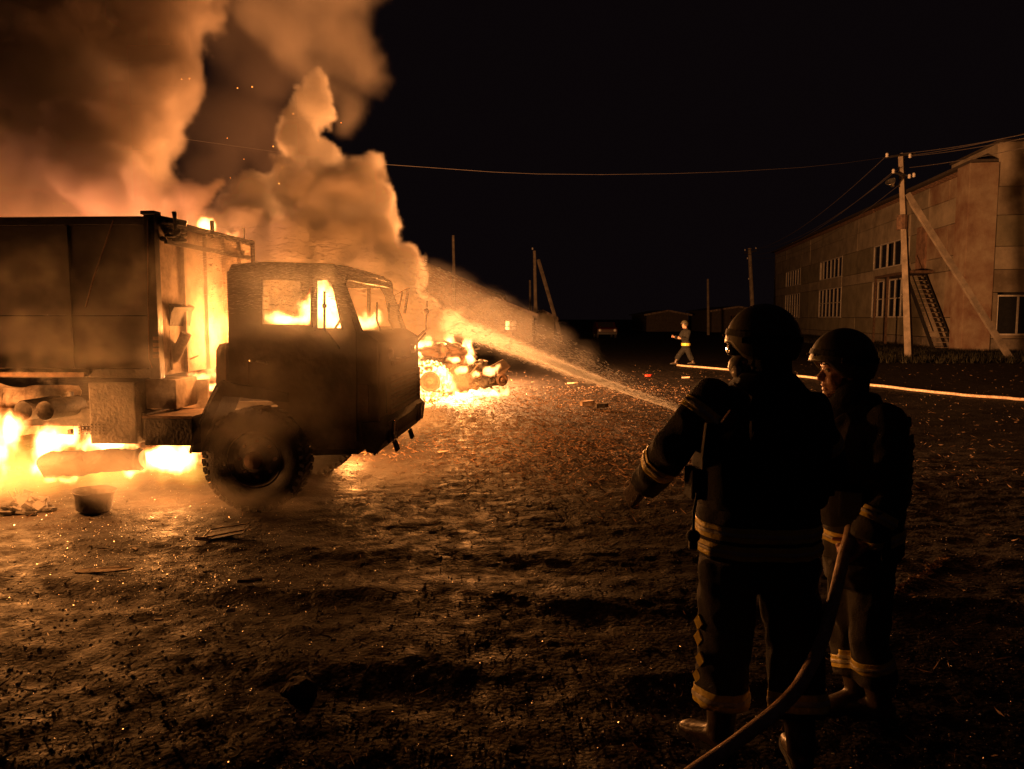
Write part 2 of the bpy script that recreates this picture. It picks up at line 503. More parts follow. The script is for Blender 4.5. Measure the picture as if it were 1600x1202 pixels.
# the plume: cab-side column of bright billows, and the broad column over the box
SM = smoke_mat('fire_smoke', 5.5, (0.78, 0.70, 0.62))
SMB = smoke_mat('fire_smoke_brown', 3.4, (0.66, 0.55, 0.48))
plume_a = [pf(500, 480, 11.2, 75, 1.2), pf(590, 470, 11.4, 70), pf(655, 500, 12.0, 44), pf(420, 400, 11.3, 75, 1.2), pf(500, 390, 11.5, 85),
           pf(570, 380, 11.6, 65), pf(615, 430, 11.8, 50), pf(470, 310, 11.6, 60), pf(540, 310, 11.7, 60), pf(395, 330, 11.4, 55), pf(585, 320, 11.9, 30),
           pf(345, 350, 11.0, 34), pf(490, 255, 11.7, 42), pf(468, 215, 11.8, 40, 1, 1, 1.3), pf(495, 165, 11.8, 34, 1, 1, 1.5), pf(700, 505, 12.8, 26)]
rp = random.Random(77)
def edge_puffs(base, n, k0=0.22, k1=0.5):
    out = []
    for _ in range(n):
        c, r_, _w = rp.choice(base)
        a, b = rp.uniform(0, 2 * PI), rp.uniform(-0.6, 0.9)
        q = Vector(c) + Vector((math.cos(a) * r_[0] * math.cos(b), -abs(math.sin(a)) * r_[1] * math.cos(b), math.sin(b) * r_[2])) * 0.85
        rr = r_[0] * rp.uniform(k0, k1); out.append((q, (rr, rr, rr), 0.8))
    return out
plume_c = [pf(500, 130, 12.0, 40, 1, 1, 1.5), pf(470, 60, 12.2, 55, 1, 1, 1.4), pf(530, 50, 12.2, 60, 1, 1, 1.5), pf(420, 10, 12.2, 60), pf(560, 90, 12.6, 40, 1, 1, 1.9), pf(545, -40, 12.6, 70), pf(480, -20, 12.4, 70), pf(540, 170, 12.6, 34, 1, 1, 1.5)]
plume_a += edge_puffs(plume_a[:12], 24)
plume_b = [pf(20, 330, 10.6, 70), pf(110, 300, 11.0, 90), pf(190, 310, 10.8, 80), pf(262, 325, 10.4, 56), pf(295, 305, 10.0, 34), pf(190, 230, 11.3, 90),
           pf(90, 200, 11.6, 110), pf(235, 180, 11.4, 65, 1, 1, 1.3), pf(20, 120, 12, 120), pf(140, 90, 12, 120), pf(225, 50, 12, 90), pf(70, -20, 12.4, 120),
           pf(240, -40, 12.4, 110), pf(290, 345, 9.8, 26), pf(0, 260, 10.6, 70), pf(-70, 220, 11.5, 110), pf(270, 120, 12, 50, 1, 1, 1.5), pf(-60, 330, 10.8, 70)]
plume_b += edge_puffs(plume_b[:8], 22)
plume_b = [q for q in plume_b]
dark_c = [pf(370, 180, 13.4, 90), pf(400, 80, 13.6, 90), pf(330, 260, 13.0, 60), pf(340, 0, 13.8, 90), pf(430, 250, 13.4, 55)]
o = puff_volume('smoke_plume', plume_a, 0.036, SM, warp=0.30, warp_sc=1.3, bill=0.34, bill_sc=2.4, fbm=0.42, fbm_sc=3.6, det=7, soft=0.14)
tag(o, 'dense orange lit smoke billowing up behind the burning truck cab', 'smoke', kind='stuff')
o = puff_volume('smoke_plume', plume_b, 0.042, SMB, warp=0.45, warp_sc=0.9, bill=0.34, bill_sc=1.6, fbm=0.38, fbm_sc=2.2, det=7, soft=0.24)
tag(o, 'broad reddish smoke column rising over the truck box', 'smoke', kind='stuff')
SMC = smoke_mat('fading_smoke', 0.8, (0.48, 0.41, 0.36))
o = puff_volume('smoke_plume', plume_c, 0.06, SMC, warp=0.45, warp_sc=0.9, bill=0.2, bill_sc=1.0, fbm=0.55, fbm_sc=1.7, det=7, soft=0.7)
tag(o, 'thinning dim top of the smoke rising over the truck cab', 'smoke', kind='stuff')
SMD = smoke_mat('black_smoke', 0.9, (0.13, 0.105, 0.10))
o = puff_volume('smoke_plume', dark_c, 0.08, SMD, warp=0.5, warp_sc=0.7, bill=0.2, bill_sc=0.9, fbm=0.4, fbm_sc=1.2, det=5, soft=0.6)
tag(o, 'dark smoke hanging between the two lit smoke columns', 'smoke', kind='stuff')
# thin veils
SMT = smoke_mat('thin_smoke', 0.55, (0.8, 0.72, 0.62), 0.35)
veil = [pf(30, 760, 6.5, 120, 1.3, 0.7, 0.30), pf(150, 745, 6.6, 120, 1.3, 0.7, 0.32), pf(260, 770, 6.3, 90, 1.3, 0.7, 0.26), pf(360, 790, 6.2, 90, 1.2, 0.6, 0.2),
        pf(150, 705, 6.8, 90, 1.2, 0.3, 0.5), pf(560, 745, 7.0, 95, 1.3, 0.8, 0.28), pf(620, 730, 7.3, 65, 1.2, 0.8, 0.40), pf(470, 790, 6.3, 60, 1.2, 0.7, 0.18), pf(700, 600, 13, 70, 1.0, 1, 0.5), pf(640,650,9,60,1,1,.6)]
o = puff_volume('ground_smoke', veil, 0.05, SMT, warp=0.18, warp_sc=2.0, fbm=0.8, fbm_sc=2.6, det=5, soft=0.6, zfloor=0.0)
tag(o, 'thin smoke drifting low over the dirt in front of the truck', 'smoke', kind='stuff')
wisps = [pf(120, 520, 6.5, 120, 1.3, 0.14, 0.9), pf(60, 440, 6.5, 90, 1.2, 0.14, 0.8), pf(250, 560, 6.5, 70, 1.0, 0.14, 1), pf(170, 620, 6.5, 90, 1.2, 0.14, 0.8), pf(190, 430, 6.5, 80, 1.0, 0.14, 1.2),
         pf(430, 600, 6.4, 150, 1.2, 0.2, 0.9, 1.2), pf(520, 590, 6.4, 130, 1.2, 0.2, 0.9, 1.2), pf(600, 560, 6.6, 70, 1.0, 0.5, 1.0), pf(600, 508, 7.2, 50, 1.2, 1, 0.7), pf(330, 450, 6.6, 90, 0.9, 0.14, 1.2), pf(315, 500, 7.2, 60, 0.55, 0.5, 1.3, 1.6), pf(310, 430, 7.2, 50, 0.6, .5, 1, 1.5), pf(325, 560, 7.3, 50, 0.6, .6, 1, 1.6), pf(300, 600, 7.2, 36, 1.0, .6, .6, 1.4)]
SMW = smoke_mat('wispy_smoke', 1.3, (0.85, 0.78, 0.68), 0.45)
o = puff_volume('smoke_wisps', wisps, 0.036, SMW, warp=0.16, warp_sc=3.0, fbm=0.85, fbm_sc=3.2, det=6, soft=0.95)
tag(o, 'faint wisps of smoke curling in front of the truck side', 'smoke', kind='stuff')

# flames
FL = flame_mat('flame_gas', 48)
FLW = flame_mat('wreck_flame', 34)
def flames(name, label, puffs, vox, m=FL, fbm=1.3, fsc=7.0, soft=0.5, warp=0.16, stretch=(1, 1, 0.45)):
    o = puff_volume(name, puffs, vox, m, warp=warp, warp_sc=4.5, fbm=fbm, fbm_sc=fsc, det=3, soft=soft, stretch=stretch, zfloor=-0.02, pad=0.15)
    return tag(o, label, 'fire', kind='stuff')
flames('fire', 'white hot flames licking the dirt under the truck tank and box', [
    pf(262, 715, 7.6, 50, 1.1, 0.9, 0.5, 1.3), pf(212, 740, 7.3, 22, 1.3, 1, 0.5), pf(285, 700, 7.9, 24, 1, 1, 0.8), pf(75, 700, 7.4, 34, 0.7, 1, 1.1, 1.2), pf(58, 728, 7.2, 24, 1, 1, .7),
    pf(90, 752, 7.0, 18, 1.3, 1, 0.4), pf(105, 685, 7.9, 24, 1, 1, 1), pf(20, 672, 6.9, 30, 0.8, 1, 1.2, 1.1), pf(-30, 690, 6.9, 50, 1, 1, 1.2), pf(2, 710, 6.8, 24, 1, 1, 1), pf(170, 690, 8.6, 40, 1.5, 1, .4)], 0.025)
FLS = flame_mat('soft_flame', 4.5, (1, 0.3, 0.02), (1, 0.5, 0.08))
flames('fire', 'yellow fire glow spread low beneath the rear of the truck', [
    pf(20, 730, 7.6, 150, 1.1, 0.4, 0.5), pf(150, 730, 7.7, 130, 1.2, 0.4, 0.4), pf(280, 735, 7.8, 90, 1.1, 0.4, 0.4)], 0.04, FLS, fbm=0.4, soft=0.8)
flames('fire', 'bright flames inside the truck cab behind the side window', [
    pf(510, 478, 7.8, 42, 0.7, 0.8, 1.25, 1.4), pf(482, 485, 7.8, 28, 1, 1, 0.9), pf(520, 510, 7.8, 28, 1.4, 1, .6), pf(455, 502, 7.8, 34, 1.3, 1, 0.4), pf(575, 500, 8.3, 26, 1.3, 1, .6)], 0.022)
flames('fire', 'small flame on the front roof edge of the truck box', [
    pf(322, 357, 8.3, 12, 1.0, 1, 1.4, 1.4), pf(365, 368, 8.6, 12, 1.3, 1, 0.6), pf(350, 368, 8.5, 8, 1.5, 1, 0.6)], 0.015)
flames('fire', 'fire pouring up between the truck cab and the box', [
    pf(315, 590, 9.0, 14, 1.4, 1, 0.7), pf(325, 605, 9.2, 14, 1.4, 1, 0.7), pf(330, 560, 9.0, 20, 0.8, 1, 1.4), pf(310, 620, 8.6, 16, 1.4, 1, 0.6), pf(342, 590, 7.5, 12, 0.8, 1, 1.6), pf(545, 700, 9.5, 13, 1.6, 1, 0.8)], 0.02)
def seg(p0, p1, n, Y, r_, **k): return [pf(p0[0] + (p1[0] - p0[0]) * i / (n - 1), p0[1] + (p1[1] - p0[1]) * i / (n - 1), Y, r_, **k) for i in range(n)]
flames('fire', 'flames engulfing the wrecked vehicle right of the truck', 
    seg((650, 618), (700, 620), 4, 15.1, 9, sz=0.7, wt=1.3) + seg((700, 620), (788, 612), 7, 15.1, 8, sx=1.3, sz=0.6, wt=1.2) + seg((690, 582), (712, 616), 4, 15.0, 10, wt=1.3) +
    [pf(655, 545, 15.8, 16, 1.0, 1, 1.0), pf(665, 540, 15.9, 12, 1, 1, 1.3), pf(728, 545, 15.8, 12, 0.8, 1, 1.6, 1.3), pf(735, 560, 15.7, 11, 0.8, 1, 1.2, 1.3), pf(700, 528, 16.1, 12, 1, 1, 1.2), pf(708, 562, 15.2, 8, 1.5, 1, .6),
    pf(720, 580, 15.1, 10, 1.4, 1, 0.7, 1.2), pf(765, 580, 15.4, 9, 1.0, 1, 0.9, 1.2), pf(775, 576, 15.5, 7, 1.2, 1, 1.0, 1.2), pf(745, 585, 15.2, 7, 1.2, 1, 1), pf(700, 545, 20.7, 14, 1.4, 1, 1.0), pf(657, 575, 15.7, 16, 0.8, 1, 1.2, 1.2)], 0.028, FLW, fbm=1.0, fsc=6.0, soft=0.35)  # the farthest puff is added around the workshop fill lamp
# ------------------------------------------------------------------ the burning truck
TA = R(3.3)
TF = Vector((math.cos(TA), -math.sin(TA), 0)); TW = Vector((math.sin(TA), math.cos(TA), 0))
TP = gp(404, 800)
def T(px, py, wv=0.0):
    d = ray(px, py); o = Vector((0, 0, CAMH)) - TP
    t = (wv - o.dot(TW)) / d.dot(TW)
    q = o + d * t
    return (q.dot(TF), wv, q.z)
def T2(px, py, wv=0.0):
    q = T(px, py, wv); return (q[0], q[2])
def TL(pts, wv=0.0): return [T2(x, y, wv) for x, y in pts]
def crumple(o, amp, sc_, seed=0, sub=0):
    me = o.data
    if sub:
        bm = bmesh.new(); bm.from_mesh(me)
        bmesh.ops.subdivide_edges(bm, edges=bm.edges, cuts=sub, use_grid_fill=True)
        bm.to_mesh(me); bm.free()
    for v in me.vertices:
        v.co += Vector((mnoise.noise(v.co * sc_ + Vector((seed, 0, 0))), mnoise.noise(v.co * sc_ + Vector((0, seed + 5, 0))), mnoise.noise(v.co * sc_ + Vector((0, 3, seed + 9))))) * amp
    return o
tr = thing('burning_truck', 'burning army truck with sooty box body and flames in its cab', 'truck', TP, -TA)
CW = 2.02
# --- cab
side = [(357, 612), (357, 424), (362, 413), (420, 409), (520, 412), (533, 428), (566, 519), (590, 533), (592, 655), (584, 700), (560, 702), (487, 702), (483, 690), (470, 668), (450, 645), (425, 628), (400, 620)]
win = [(411, 436), (488, 438), (488, 510), (410, 508)]
vent = [(494, 438), (514, 437), (523, 452), (536, 514), (494, 514)]
dashb = MB()
for k, (w0, w1) in enumerate(((0, 0.045), (CW - 0.045, CW))):
    o = MB().plate(TL(side), [TL(win), TL(vent)], w0, w1).build('cab_side', 'olive', tr)
door_line = MB()
def linestrip(pts, wd, w0, w1, close=False):
    m = MB(); P = [Vector((T2(x, y)[0], 0, T2(x, y)[1])) for x, y in pts]
    if close: P.append(P[0])
    for a, b in zip(P[:-1], P[1:]):
        d = (b - a).normalized() * wd * 0.5
        m.beam(a - d + Vector((0, (w0 + w1) / 2, 0)), b + d + Vector((0, (w0 + w1) / 2, 0)), wd, abs(w1 - w0), (0, 1, 0))
    return m
door = MB().plate(TL([(392, 611), (392, 428), (400, 424), (520, 424), (531, 438), (557, 519), (558, 690), (492, 694), (486, 672), (468, 650), (445, 632), (420, 618)]), [TL([(408, 433), (491, 435), (491, 513), (407, 511)]), TL([(492.5, 434), (517, 433), (527, 450), (540, 517), (492.5, 517)])], -0.014, -0.001).build('door', 'olive', tr)
linestrip(win, 0.018, -0.03, -0.004, True).build('window_frame', 'rust', door)
linestrip(vent, 0.016, -0.03, -0.004, True).build('window_frame', 'black', door)
hx = T(397, 563)
MB().ball((hx[0], -0.04, hx[2]), 0.035, 0.02, 0.02).tube([(hx[0], -0.03, hx[2]), (hx[0] + 0.12, -0.03, hx[2] - 0.02)], 0.012).build('handle', 'chrome', door, True)
q = T(418, 567); MB().ball((q[0], -0.015, q[2]), 0.015, 0.012, 0.015).build('lock', 'chrome', door, True)
linestrip([(389, 600), (389, 566)], 0.006, -0.02, -0.002).build('seam', 'rust', door)
a, b = T2(561, 601), T2(577, 646)
MB().box(a[0], b[0], -0.02, -0.002, b[1], a[1], 0.006).build('corner_panel', 'rust', tr)
# rear wall, floor, cowl
ru, rz0 = T2(357, 612); _, rz1 = T2(357, 424)
MB().box(ru, ru + 0.04, 0.047, CW - 0.047, rz0 - 0.05, rz1).build('rear_wall', 'olive', tr)
fu = T2(560, 600)[0]
MB().box(ru + 0.042, fu, 0.047, CW - 0.047, rz0 - 0.03, rz0 + 0.02).build('cab_floor', 'char', tr)
# roof: rounded sheet
ua, za = T2(357, 419); ub, zb = T2(536, 425); zt = T2(450, 406)[1]
m = MB(); NU, NW = 26, 20
for layer, off in ((0, 0.0), (1, -0.035)):
    vs = []
    for i in range(NU + 1):
        s = i / NU; u = ua - 0.01 + (ub + 0.03 - ua) * s
        for j in range(NW + 1):
            t = j / NW; wv = -0.012 + (CW + 0.024) * t
            e = min(wv + 0.012, CW + 0.012 - wv)
            rnd = 0.10 * (1 - math.sqrt(max(0, 1 - (1 - min(1, e / 0.16)) ** 2)))
            front = 0.085 * max(0, (s - 0.72) / 0.28) ** 2
            bk = 0.06 * max(0, (0.07 - s) / 0.07) ** 2
            bow = 0.035 * math.sin(PI * t)
            bulge = 0.05 * max(0, (s - .9) / .1) * math.sin(PI * t)
            vs.append((u + bulge, wv, zt - 0.03 + bow - rnd * 0.9 - front - bk + 0.008 * mnoise.noise(Vector((u * 3, wv * 3, 0))) + off))
    n = NW + 1
    fs = [(i * n + j, i * n + j + 1, (i + 1) * n + j + 1, (i + 1) * n + j) for i in range(NU) for j in range(NW)]
    m.add(vs, fs)
k = (NU + 1) * (NW + 1); n = NW + 1
edge = [i * n for i in range(NU + 1)] + [NU * n + j for j in range(1, n)] + [i * n + NW for i in range(NU - 1, -1, -1)] + [j for j in range(NW - 1, 0, -1)]
m.f += [(edge[i], edge[(i + 1) % len(edge)], edge[(i + 1) % len(edge)] + k, edge[i] + k) for i in range(len(edge))]
m.build('cab_roof', 'olive', tr, 40)
def at3(px, py, wv): u, z = T2(px, py); return Vector((u, wv, z))
# windscreen surround
MB().beam(at3(533, 431, 0.04), at3(533, 431, CW - 0.04), 0.05, 0.06).build('windscreen_header', 'olive', tr)
MB().plate(TL([(559, 517), (567, 519), (589, 536), (592, 560), (592, 655), (562, 655)]), [], 0.047, CW - 0.047).build('front_panel', 'olive', tr)
ww = MB()
for wv in (0.55, 1.1, 1.6):
    ww.tube([at3(572, 518, wv), at3(562, 500, wv + 0.1), at3(551, 470, wv + 0.38)], 0.011, 6)
ww.build('wiper', 'black', tr)
# front recess, grille with slats
g0 = at3(593, 598, 0.28); g1 = at3(593, 648, CW - 0.28)
GU = g0[0]
MB().box(GU - 0.005, GU + 0.012, 0.26, CW - 0.26, g1[2] - 0.02, g0[2] + 0.02).build('grille_back', 'black', tr)
gr_ = MB()
for (y0, y1, z0, z1) in ((0.24, CW - 0.24, g0[2] + .0, g0[2] + 0.03), (0.24, CW - 0.24, g1[2] - 0.03, g1[2])): gr_.box(GU + 0.013, GU + 0.05, y0, y1, z0, z1)
for y in (0.24, CW - 0.27): gr_.box(GU + 0.013, GU + 0.05, y, y + 0.03, g1[2] + 0.001, g0[2] - 0.001)
gr = gr_.build('grille', 'rust', tr)
s0 = None
for k in range(6):
    z = g1[2] + 0.02 + (g0[2] - g1[2] - 0.03) * (k + 0.5) / 6
    if s0 is None:
        s0 = MB().box(GU + 0.014, GU + 0.045, 0.275, CW - 0.275, -0.009, 0.009).build('slat', 'rust', gr, loc=(0, 0, z))
    else: dupe(s0, parent=gr, loc=(0, 0, z))
# upper front badge bar and lamps (the round marker lamp is bluish glass)
for wv in (0.45, CW - 0.45):
    q = at3(591, 556, wv)
    l = MB().lathe([(0, 0.03), (0.04, 0.028), (0.05, 0.0), (0.055, -0.01)], Matrix.Translation(q + Vector((0.012, 0, 0))) @ Matrix.Rotation(PI / 2, 4, 'Y'), 16).build('marker_lamp', 'porcelain', tr, True)
q = at3(592, 575, 0.0)
MB().box(q[0], q[0] + 0.03, 0.5, CW - 0.5, q[2] - 0.012, q[2] + 0.03, 0.006).build('front_rail', 'rust', tr)
MB().tube([(q[0] + 0.01, 0.7, q[2] + 0.05), (q[0] + 0.05, 0.7, q[2] + 0.05), (q[0] + 0.05, 1.0, q[2] + 0.05), (q[0] + 0.01, 1.0, q[2] + 0.05)], 0.009, 6).build('front_grip', 'rust', tr)
# bumper with lamps, hooks and holes
bp = [(565, 660), (594, 658), (604, 668), (601, 690), (588, 709), (574, 706), (568, 690)]
bu = MB().plate(TL(bp), [], -0.03, CW + 0.03).build('bumper', 'char', tr)
for wv in (0.28, CW - 0.28):
    q = at3(604, 679, wv)
    h = MB().lathe([(0.0, 0.005), (0.07, 0.008), (0.085, 0.02), (0.095, 0.0)], Matrix.Translation(q + Vector((0.004, 0, 0))) @ Matrix.Rotation(PI / 2, 4, 'Y'), 20).build('headlight', 'glass', tr, True)
    MB().box(q[0] - 0.02, q[0] + 0.002, wv - 0.16, wv + 0.16, q[2] - 0.1, q[2] + 0.1, 0.008).build('lamp_housing', 'rust', h)
for wv in (0.62, CW - 0.62):
    q = at3(594, 706, wv)
    MB().tube([q + Vector((0, -0.05, 0)), q + Vector((0.03, -0.05, -0.09)), q + Vector((0.03, 0.05, -0.09)), q + Vector((0, 0.05, 0))], 0.016, 8).build('tow_hook', 'char', tr)
for wv in (0.1, 0.2, 0.9, 1.0, 1.1, 1.8):
    q = at3(584, 706, wv); MB().beam(q, q + Vector((-0.02, 0, -0.05)), 0.03, 0.02).build('bumper_tab', 'char', tr)
# fender and rear corner duct
fd = MB().plate(TL([(299, 706), (309, 668), (324, 636), (340, 602), (350, 594), (372, 600), (452, 614), (452, 628), (374, 620), (352, 618), (340, 646), (327, 678), (317, 706)]), [], -0.05, 0.40).build('front_fender', 'char', tr)
linestrip([(303, 706), (313, 668), (329, 634), (344, 606)], 0.012, -0.07, -0.052).build('fender_lip', 'chrome', fd)
du = MB().plate(TL([(333, 548), (338, 538), (355, 535), (355.5, 610), (345, 600), (333, 622)]), [], 0.06, 0.50).build('air_duct', 'olive', tr)
linestrip([(353, 538), (354, 606)], 0.012, -0.02, 0.055).build('duct_edge', 'rust', du)
# cab steps
MB().plate(TL([(489, 704), (560, 704), (560, 710), (489, 712)]), [], 0.0, 0.25).build('step', 'char', tr)
# mirrors
mi = MB().tube([T(530, 545, -0.01), T(513, 522, -0.16), T(507, 515, -0.2), T(507, 455, -0.2)], 0.011, 8).build('mirror_arm', 'char', tr)
q = T(507, 478, -0.2); MB().ball(q, 0.022).build('mirror_joint', 'rust', mi, True)
# far-side mirror: rises from the far front corner
f0 = Vector(T(648, 532, CW)); f1 = Vector(T(665, 515, CW + 0.1)); f2 = Vector(T(667, 470, CW + 0.1))
mj = MB().tube([f0, f1, f2], 0.014, 8).tube([f0 + Vector((0, 0, -0.06)), f1 + Vector((0, 0, -0.04))], 0.012, 6).build('mirror_arm', 'rust', tr)
MB().ball(Vector(T(666, 487, CW + 0.1)), 0.035).build('mirror_joint', 'rust', mj, True)
MB().tube([T(638, 450, CW + 0.03), T(632, 490, CW + 0.03)], 0.018, 8).tube([T(629, 456, CW), T(622, 488, CW)], 0.012, 8).tube([T(638, 450, CW + .03), T(616, 462, CW)], 0.007, 6).build('exhaust_rod', 'rust', tr)
# in the cab: seats, steering wheel, dash
MB().box(T2(400, 0)[0], T2(450, 0)[0], 0.15, 0.75, rz0 + 0.03, T2(0, 570)[1], 0.03).box(T2(383, 0)[0], T2(398, 0)[0], 0.15, 0.75, rz0 + .1, T2(0, 522)[1], 0.03).build('seat', 'char', tr)
q = Vector(T(530, 520, 0.5))
MB().tube([q + Vector((0.1 * math.cos(k * PI / 10), 0.22 * math.sin(k * PI / 10), 0.19 * math.cos(k * PI / 10))) for k in range(21)], 0.014, 6, False).beam(q, q + Vector((0.15, 0, -0.4)), 0.04, 0.04).build('steering_wheel', 'black', tr)
MB().plate(TL([(545, 520), (560, 520), (560, 610), (535, 600)]), [], 0.06, CW - 0.06).build('dashboard', 'char', tr)
# --- wheels
WR = 0.485
def make_wheel(c, outw):
    # local frame: axis = w; outw = -1 when outer face looks at the camera
    M = Matrix.Translation(c) @ Matrix.Rotation(-outw * PI / 2, 4, 'X')   # local z -> outward
    prof = [(0.27, 0.10), (0.30, 0.125), (0.36, 0.14), (0.42, 0.135), (0.465, 0.115), (WR - 0.005, 0.07), (WR, 0.0), (WR - 0.005, -0.07), (0.465, -0.115), (0.42, -0.135), (0.30, -0.125), (0.27, -0.10), (0.27, 0.10)]
    m = MB().lathe(prof, M, 64)
    for k in range(38):
        a = 2 * PI * k / 38
        for sgn in (-1, 1):
            Mk = M @ Matrix.Rotation(a + (0.083 if sgn > 0 else 0), 4, 'Z')
            m.box(WR - 0.02, WR + 0.010, -0.022, 0.022, 0.02 * sgn if sgn > 0 else -0.125, 0.125 if sgn > 0 else -0.02, 0, Mk @ Matrix.Rotation(0.25 * sgn, 4, 'X'))
            m.box(0.44, WR - 0.002, -0.016, 0.016, 0.112 * sgn if sgn > 0 else -0.135, 0.135 if sgn > 0 else -0.112, 0, Mk)
    ty = m.build('wheel', 'rubber', tr, 35)
    rim = MB().lathe([(0.27, 0.09), (0.255, 0.10), (0.245, 0.085), (0.235, 0.03), (0.20, 0.0), (0.14, 0.02), (0.12, 0.09), (0.10, 0.10), (0.0, 0.10)], M, 40).build('rim', 'char', ty, 35)
    hb = MB().lathe([(0.085, 0.10), (0.08, 0.15), (0.05, 0.165), (0.0, 0.167)], M, 20)
    n0 = None
    for k in range(8 if outw < 0 else 0):
        a = 2 * PI * k / 8
        if n0 is None: n0 = MB().lathe([(0.016, 0.0), (0.016, 0.04), (0.0, 0.042)], Matrix.Rotation(-outw * PI / 2, 4, 'X'), 6).build('wheel_nut', 'rust', ty, loc=M @ Vector((0.17 * math.cos(a), 0.17 * math.sin(a), 0.005)))
        else: dupe(n0, parent=ty, loc=M @ Vector((0.17 * math.cos(a), 0.17 * math.sin(a), 0.005)))
    hb.build('hub', 'rust', ty, 35)
    MB().tube([(M @ Vector((0.2625 * math.cos(t / 10), 0.2625 * math.sin(t / 10), 0.096))) for t in range(20, 30)], 0.006, 6).build('rim_ring', 'chrome', ty)
    return ty
wc = Vector(T(404, 718, 0.16)); wc.z = 0.475
make_wheel(wc, -1)
make_wheel(Vector((wc.x, CW - 0.16, wc.z)), 1)
MB().tube([wc, (wc.x, CW - 0.16, wc.z)], 0.06, 12).ball((wc.x, 0.8, wc.z), 0.16, 0.2, 0.16).build('front_axle', 'char', tr, True)
# rear axle is out of the picture but its wheels carry the box
xr = T2(-230, 0)[0]
for ww_ in (0.16, CW - 0.16): make_wheel(Vector((xr, ww_, 0.475)), -1 if ww_ < 1 else 1)
# chassis
ch = MB()
for wv in (0.62, 1.32): ch.box(T2(-330, 0)[0], T2(585, 0)[0], wv, wv + 0.08, 0.70, 0.88)
for px in (-200, -60, 60, 210, 330, 450, 560):
    u = T2(px, 0)[0]; ch.box(u, u + 0.09, 0.702, 1.318, 0.72, 0.86)
ch.build('chassis_frame', 'char', tr)
MB().box(T2(440, 0)[0], T2(560, 0)[0], 0.72, 1.3, 0.55, 1.15, 0.05).ball((T2(470, 0)[0], 1.0, 0.5), 0.2, 0.2, 0.12).build('engine', 'char', tr)
# --- box body
BW0, BW1 = -0.10, 2.12
BT = T2(100, 339, BW0)[1]; BB = T2(100, 590, BW0)[1]; BF = T2(245, 400, BW0)[0]; BR = T2(-330, 400, BW0)[0]
bx = MB()
MB().box(BR, BF - 0.03, BW0 + 0.03, BW1 - 0.03, BT - 0.07, BT - 0.03).build('box_roof', 'box', tr)
MB().box(BR, BF - 0.02, BW0 + 0.03, BW1 - 0.03, BB + 0.02, BB + 0.07).build('box_floor', 'char', tr)
def bpx(px): return T2(px, 400, BW0)[0]
zs = T2(0, 493, BW0)[1]
cols = [-330, -180, -35, 104, 232]
for i in range(4):
    for (z0, z1) in ((BB + 0.085, zs - 0.006), (zs + 0.006, BT - 0.075)):
        o = MB().box(bpx(cols[i]) + 0.006, bpx(cols[i + 1]) - 0.006, BW0 + 0.012, BW0 + 0.035, z0, z1, 0.004).build('side_panel', 'box', tr)
        dupe(o, parent=tr, loc=(0, BW1 - BW0 - 0.047, 0))
for i in range(3):
    u = bpx(cols[i + 1]); MB().box(u - 0.018, u + 0.018, BW0 - 0.004, BW0 + 0.011, BB + 0.085, BT - 0.08).build('side_rib', 'box', tr)
MB().box(BR, BF - 0.1, BW0 - 0.01, BW0 + 0.029, BT - 0.072, BT).build('top_rail', 'black', tr)
MB().box(BR, BF - 0.1, BW1 - 0.029, BW1 + 0.01, BT - 0.072, BT).build('top_rail', 'black', tr)
MB().box(BR, BF - 0.1, BW0 - 0.02, BW0 + 0.029, BB, BB + 0.08).build('bottom_rail', 'char', tr)
MB().box(BR, bpx(128), BW0 - 0.06, BW0 - 0.022, BB + 0.01, BB + 0.05).build('side_ledge', 'rust', tr)
MB().box(BF - 0.098, BF - 0.001, BW0 - 0.03, BW0 + 0.06, BB - 0.01, BT + 0.01, 0.01).box(BF - 0.115, BF + 0.015, BW0 - 0.045, BW0 + 0.075, BT + 0.0105, BT + 0.045, 0.01).build('corner_post', 'black', tr)
MB().box(BF - 0.098, BF - 0.001, BW1 - 0.06, BW1 + 0.03, BB - 0.01, BT + 0.01, 0.01).build('corner_post', 'black', tr)
pn = [BW0 + 0.065, 0.38, 0.85, 1.28, 1.70, BW1 - 0.065]
for i in range(5):
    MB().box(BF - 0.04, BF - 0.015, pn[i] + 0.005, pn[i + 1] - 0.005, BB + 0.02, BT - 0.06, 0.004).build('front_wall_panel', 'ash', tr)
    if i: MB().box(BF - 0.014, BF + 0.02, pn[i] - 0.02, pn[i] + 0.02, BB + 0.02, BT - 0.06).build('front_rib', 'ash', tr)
MB().box(BF - 0.06, BF + 0.02, BW0 + 0.065, BW1 - 0.065, BT - 0.058, BT - 0.005).build('front_top_rail', 'black', tr)
zz = T2(300, 384, 0.4)[1]
MB().box(BF + 0.021, BF + 0.05, 0.0, 1.9, zz - 0.02, zz + 0.02).build('front_cross_rail', 'char', tr)
# cable lying down the box side, hinges and the melted clutter at its front corner
MB().tube([T(177, 345, BW0 - 0.012), T(160, 395, BW0 - 0.012), T(146, 435, BW0 - 0.012), T(134, 480, BW0 - 0.012)], 0.008, 6).build('side_cable', 'rust', tr)
MB().tube([T(231, 345, BW0 - 0.034), T(231, 430, BW0 - 0.034), T(232, 520, BW0 - 0.034), T(233, 560, BW0 - 0.034), T(238, 575, BW0 - 0.034)], 0.006, 6).build('edge_cable', 'rust', tr)
hg = MB()
for py in (528, 538, 546, 556): q = T(246, py, BW0); hg.box(q[0] - 0.02, q[0] + 0.035, BW0 - 0.045, BW0 - 0.031, q[2] - 0.02, q[2] + 0.012, 0.003)
hg.build('hinge', 'rust', tr)
MB().beam(T(246, 341, 0.05), T(292, 350, 0.15), 0.06, 0.05).build('roof_arm', 'black', tr)
rnd = random.Random(3)
cl = MB()
